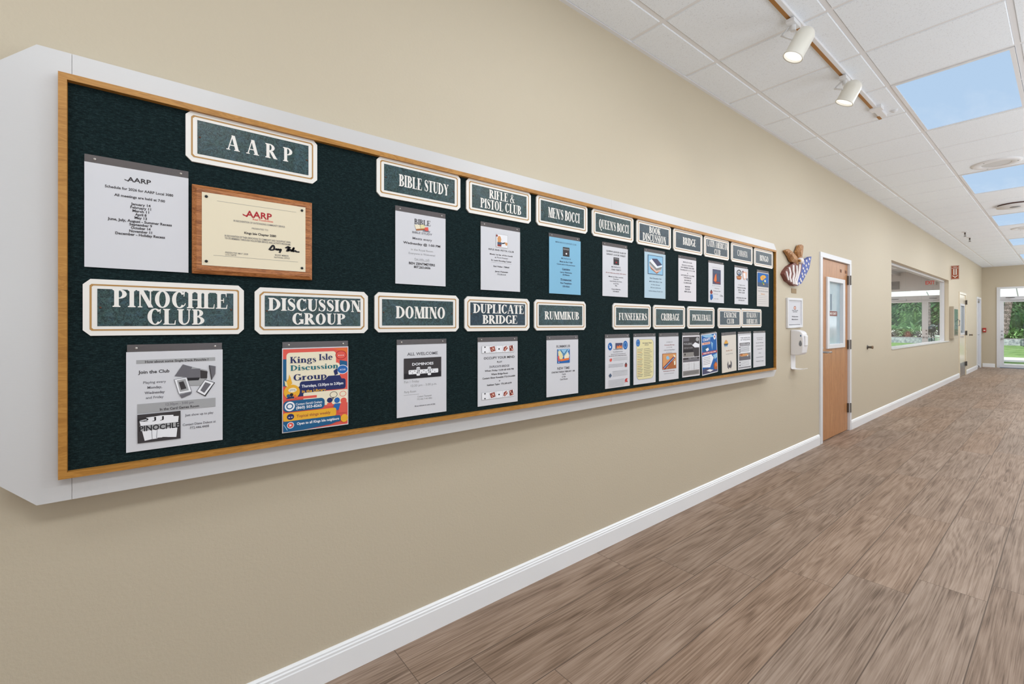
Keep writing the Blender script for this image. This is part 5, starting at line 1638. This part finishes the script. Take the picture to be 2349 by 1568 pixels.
b.build('fabric_roof', cv)
b = MB()
for i in range(7):
    y = -3 + 1.1 * i
    b.tube([(-1.4, y, .98), (1.5, y, .0)], .018, M_GREYF, 6)
b.tube([(1.5, -3, 0), (1.5, 3.6, 0)], .02, M_GREYF, 6)
b.build('steel_frame', cv)

M_CONC = mk_ground('pale_concrete', (206, 204, 198), (226, 224, 220), 3)
M_LAWN = mk_ground('lawn_green', (92, 124, 70), (136, 164, 106), 1.6)
M_MULCH = mk_ground('pinkish_mulch', (150, 116, 104), (196, 166, 152), 5)
M_STONE = mk_ground('blue_grey_stone', (116, 124, 136), (196, 200, 206), 9)


def ground(name, x0, x1, z0, z1, mat):
    bb = MB()
    bb.mesh([(x0, -14, z0), (x1, -14, z1), (x1, 24, z1), (x0, 24, z0), (x0, -14, z0 - .2), (x1, -14, z1 - .2), (x1, 24, z1 - .2), (x0, 24, z0 - .2)],
            [(0, 1, 2, 3), (7, 6, 5, 4), (0, 4, 5, 1), (1, 5, 6, 2), (2, 6, 7, 3), (3, 7, 4, 0)], mat)
    return struct(bb.build(name))


ground('pavement', X1 + .15, 22.6, -.02, -.02, M_CONC)
ground('lawn', 22.6, 23.6, -.02, -.01, M_LAWN)
ground('path', 23.6, 26.6, -.01, 0, M_CONC)
ground('lawn', 26.6, 32.8, 0, .27, M_LAWN)
ground('terrain', 33.1, 52, .52, .9, M_MULCH)
struct(one_box('kerb_wall', 32.8, 33.12, -14, 24, -.1, .58, M_STONE))

LEAF = [mk_leaf('leaf_mid_green', (84, 132, 74), (146, 184, 116)), mk_leaf('leaf_pale_green', (126, 170, 120), (196, 222, 180)), mk_leaf('leaf_dark_green', (44, 82, 50), (92, 134, 80)),
        mk_leaf('leaf_white_tipped', (150, 160, 150), (222, 214, 218)), mk_leaf('leaf_russet', (112, 76, 64), (144, 102, 86))]


def blade(bb, base, d, L, wd, mat, droop=.5):
    d = Vector(d).normalized()
    s = d.cross(Vector((0, 0, 1)))
    if s.length < .05:
        s = Vector((1, 0, 0))
    s.normalize()
    p = Vector(base)
    N = 4
    prev = None
    for i in range(N + 1):
        u = i / N
        q = p + d * L * u + Vector((0, 0, -droop * L * u * u))
        ww = wd * (1 - u) ** .6 * (.6 + .8 * u) / 2 + .002
        cur = (q - s * ww, q + s * ww)
        if prev:
            bb.face([prev[0], prev[1], cur[1], cur[0]], mat, True)
        prev = cur


def fern_mesh(n, L, wd, mat, seed, up=.7):
    r = random.Random(seed)
    bb = MB()
    for i in range(n):
        a = r.uniform(0, 2 * pi)
        e = r.uniform(.15, 1.2) * up
        d = (cos(a) * cos(e), sin(a) * cos(e), sin(e) + .25)
        blade(bb, (cos(a) * .06, sin(a) * .06, 0), d, L * r.uniform(.6, 1.1), wd * r.uniform(.7, 1.2), mat, r.uniform(.2, .7))
    return bb


def bush_mesh(n, rx, rz, size, mat, seed):
    r = random.Random(seed)
    bb = MB()
    for i in range(n):
        a, e, q = r.uniform(0, 2 * pi), r.uniform(-1.0, 1.5), r.uniform(.55, 1.) ** .5
        c = Vector((rx * q * cos(a) * cos(e), rx * q * sin(a) * cos(e), rz * .42 + rz * .6 * q * sin(e)))
        d = Vector((cos(a) + r.uniform(-.6, .6), sin(a) + r.uniform(-.6, .6), r.uniform(-.5, .8)))
        blade(bb, c, d, size * r.uniform(.7, 1.3), size * .45, mat, .3)
    bb.tube([(0, 0, 0), (0, 0, rz * .7)], .04, M_EAGLE, 6)
    bb.lathe([(0, rz * .02), (rx * .55, rz * .12), (rx * .72, rz * .4), (rx * .55, rz * .72), (0, rz * .92)], mat, 12)
    return bb


PROTO = {}


def plant(kind, mat, x, y, sc, name, label, cat, group, rz=0.):
    z = .52 + (x - 33.1) * .38 / 18.9
    key = (kind, mat)
    if key not in PROTO:
        bb = fern_mesh(170, 1.15, .13, LEAF[mat], 11 + mat) if kind == 'fern' else bush_mesh(620, .95, 1.9, .24, LEAF[mat], 5 + mat)
        o = bb.build(name)
        PROTO[key] = o
    else:
        o = PROTO[key].copy()
        o.name = name
        C.objects.link(o)
    o.location = (x, y, z)
    o.scale = (sc, sc, sc)
    o.rotation_euler = (0, 0, rz)
    tag(o, label, cat, group)


def palm(x, y, r0, lean, label, hgt=4.2):
    z = .52 + (x - 33.1) * .38 / 18.9
    t = thing('palm_tree', label, 'palm', (x, y, z), 'palms in the garden')
    bb = MB()
    M_TR = PALM_BARK
    prof = []
    for i in range(40):
        h_ = hgt * i / 39
        prof.append((r0 * (1.05 - .25 * i / 39) * (1.06 if i % 2 else .9), h_))
    Mx = Matrix.Shear('XY', 4, (0, lean))
    bb.lathe(prof, M_TR, 14, Mx, False)
    bb.build('trunk', t)
    bb = MB()
    r = random.Random(int(x * 10))
    for i in range(26):
        a = 2 * pi * i / 26 + r.uniform(-.1, .1)
        e = r.uniform(-.1, .9)
        d = Vector((cos(a) * cos(e), sin(a) * cos(e), sin(e)))
        top = Vector((0, lean * hgt, hgt))
        for k in range(10):
            u = .15 + .085 * k
            pt = top + d * 2.2 * u + Vector((0, 0, -1.1 * u * u))
            sd = d.cross(Vector((0, 0, 1))).normalized()
            for s in (-1, 1):
                blade(bb, pt, d * .6 + sd * s, .55 * (1.1 - u * .6), .05, LEAF[0], .5)
    bb.build('fronds', t)


g = G('palm_bark')
vor = g.node('ShaderNodeTexVoronoi')
g.put(vor.inputs['Vector'], g.mapping(g.coord(), (7, 7, 5)))
PALM_BARK = g.fin(g.ramp(vor.outputs[0], [(.1, lin((190, 178, 176))), (.5, lin((128, 114, 110))), (.9, lin((70, 60, 58)))]), .9, .1)
palm(34.4, .47, .15, -.10, 'leaning palm with a diamond patterned trunk, seen through the end door')
palm(35.0, 3.50, .17, .0, 'palm trunk seen through the inside window, left of the door stiles')
palm(36.6, 6.4, .22, .05, 'palm at the left edge of the view through the inside window')

GF = 'ferny plants along the garden bed'
fern = [(34.0, .15, .72, 0), (34.0, -.75, .7, 0), (35.3, -.3, 1., 0), (35.4, 1.2, 1., 0), (34.35, 2.75, .75, 3), (34.35, 3.5, .85, 3), (34.4, 4.3, .9, 1), (34.4, 5.1, .9, 3), (34.4, 5.9, .9, 1),
        (35.3, 2.4, 1.1, 1), (35.5, 4.0, 1.35, 1), (35.6, 5.4, 1.4, 1), (36.6, 4.8, 1.7, 1), (36.3, 3.2, 1.2, 0), (36.3, .3, 1.1, 0)]
for i, (x, y, s_, mt) in enumerate(fern):
    nm = ['mid green', 'pale green', 'dark green', 'white tipped'][mt]
    plant('fern', mt, x, y, s_, 'fern_plant', f'{nm} arching plant in the garden bed beyond the lawn', 'plant', GF + ', ' + nm, i * 1.3)
GB = 'dense shrubs at the back of the garden'
for row, (x, n, s_, y0, sp) in enumerate(((37.9, 5, 1.1, -1.6, 2.1), (40.0, 5, 1.35, -2.4, 2.6), (43.2, 4, 1.8, -2.0, 3.9), (48.5, 3, 2.9, -2.0, 6.2))):
    for k in range(n):
        mt = 0 if (k + row) % 3 == 0 else 2
        plant('bush', mt, x, y0 + k * sp, s_ * rnd.uniform(.92, 1.05), 'garden_shrub', ('dark' if mt == 2 else 'mid') + ' green leafy shrub at the back of the garden', 'shrub', GB + (', dark' if mt == 2 else ', mid green'), rnd.uniform(0, 6))
plant('bush', 4, 33.75, 4.12, .2, 'russet_shrub', 'small russet leafed shrub among the pale ferns', 'shrub', None)

M_BLACK = flat('black_iron', (30, 32, 34), .4)
for x, y, zb, lab in ((32.2, 2.62, .24, 'black garden lantern on a post seen through the inside window'), (32.2, -.36, .24, 'black garden lantern on a post seen through the end door')):
    t = thing('garden_lantern', lab, 'lantern', (x, y, zb), 'garden lanterns')
    b = MB()
    b.tube([(0, 0, 0), (0, 0, 1.1)], .04, M_BLACK, 8)
    b.tube([(0, 0, 1.1), (0, -.25, 1.28), (0, -.30, 1.2)], .025, M_BLACK, 8)
    b.build('post', t)
    b = MB()
    b.lathe([(0, 1.22), (.14, 1.12), (.15, 1.10), (.09, 1.10), (.08, .95), (0, .95)], M_BLACK, 12, Matrix.Translation((0, -.30, 0)))
    b.build('lamp_hood', t)
t = thing('garden_planter', 'white cylindrical planter on the lawn seen through the inside window', 'planter', (32.0, 2.56, .23))
b = MB()
b.lathe([(0, 0), (.17, 0), (.2, .48), (.21, .5), (.18, .5), (.17, .44), (0, .44)], flat('white_ceramic', (232, 234, 240), .4), 20)
b.build('pot', t)
t = thing('kettle_grill', 'round black kettle grill seen through the inside window', 'grill', (32.2, 2.92, .24))
b = MB()
b.lathe([(0, .62), (.16, .66), (.22, .78), (.22, .82), (.16, .93), (0, .98)], M_BLACK, 18)
b.build('bowl', t)
b = MB()
for a in (0, 2.1, 4.2):
    b.tube([(.1 * cos(a), .1 * sin(a), .66), (.22 * cos(a), .22 * sin(a), 0)], .018, M_BLACK, 6)
b.build('leg_stand', t)
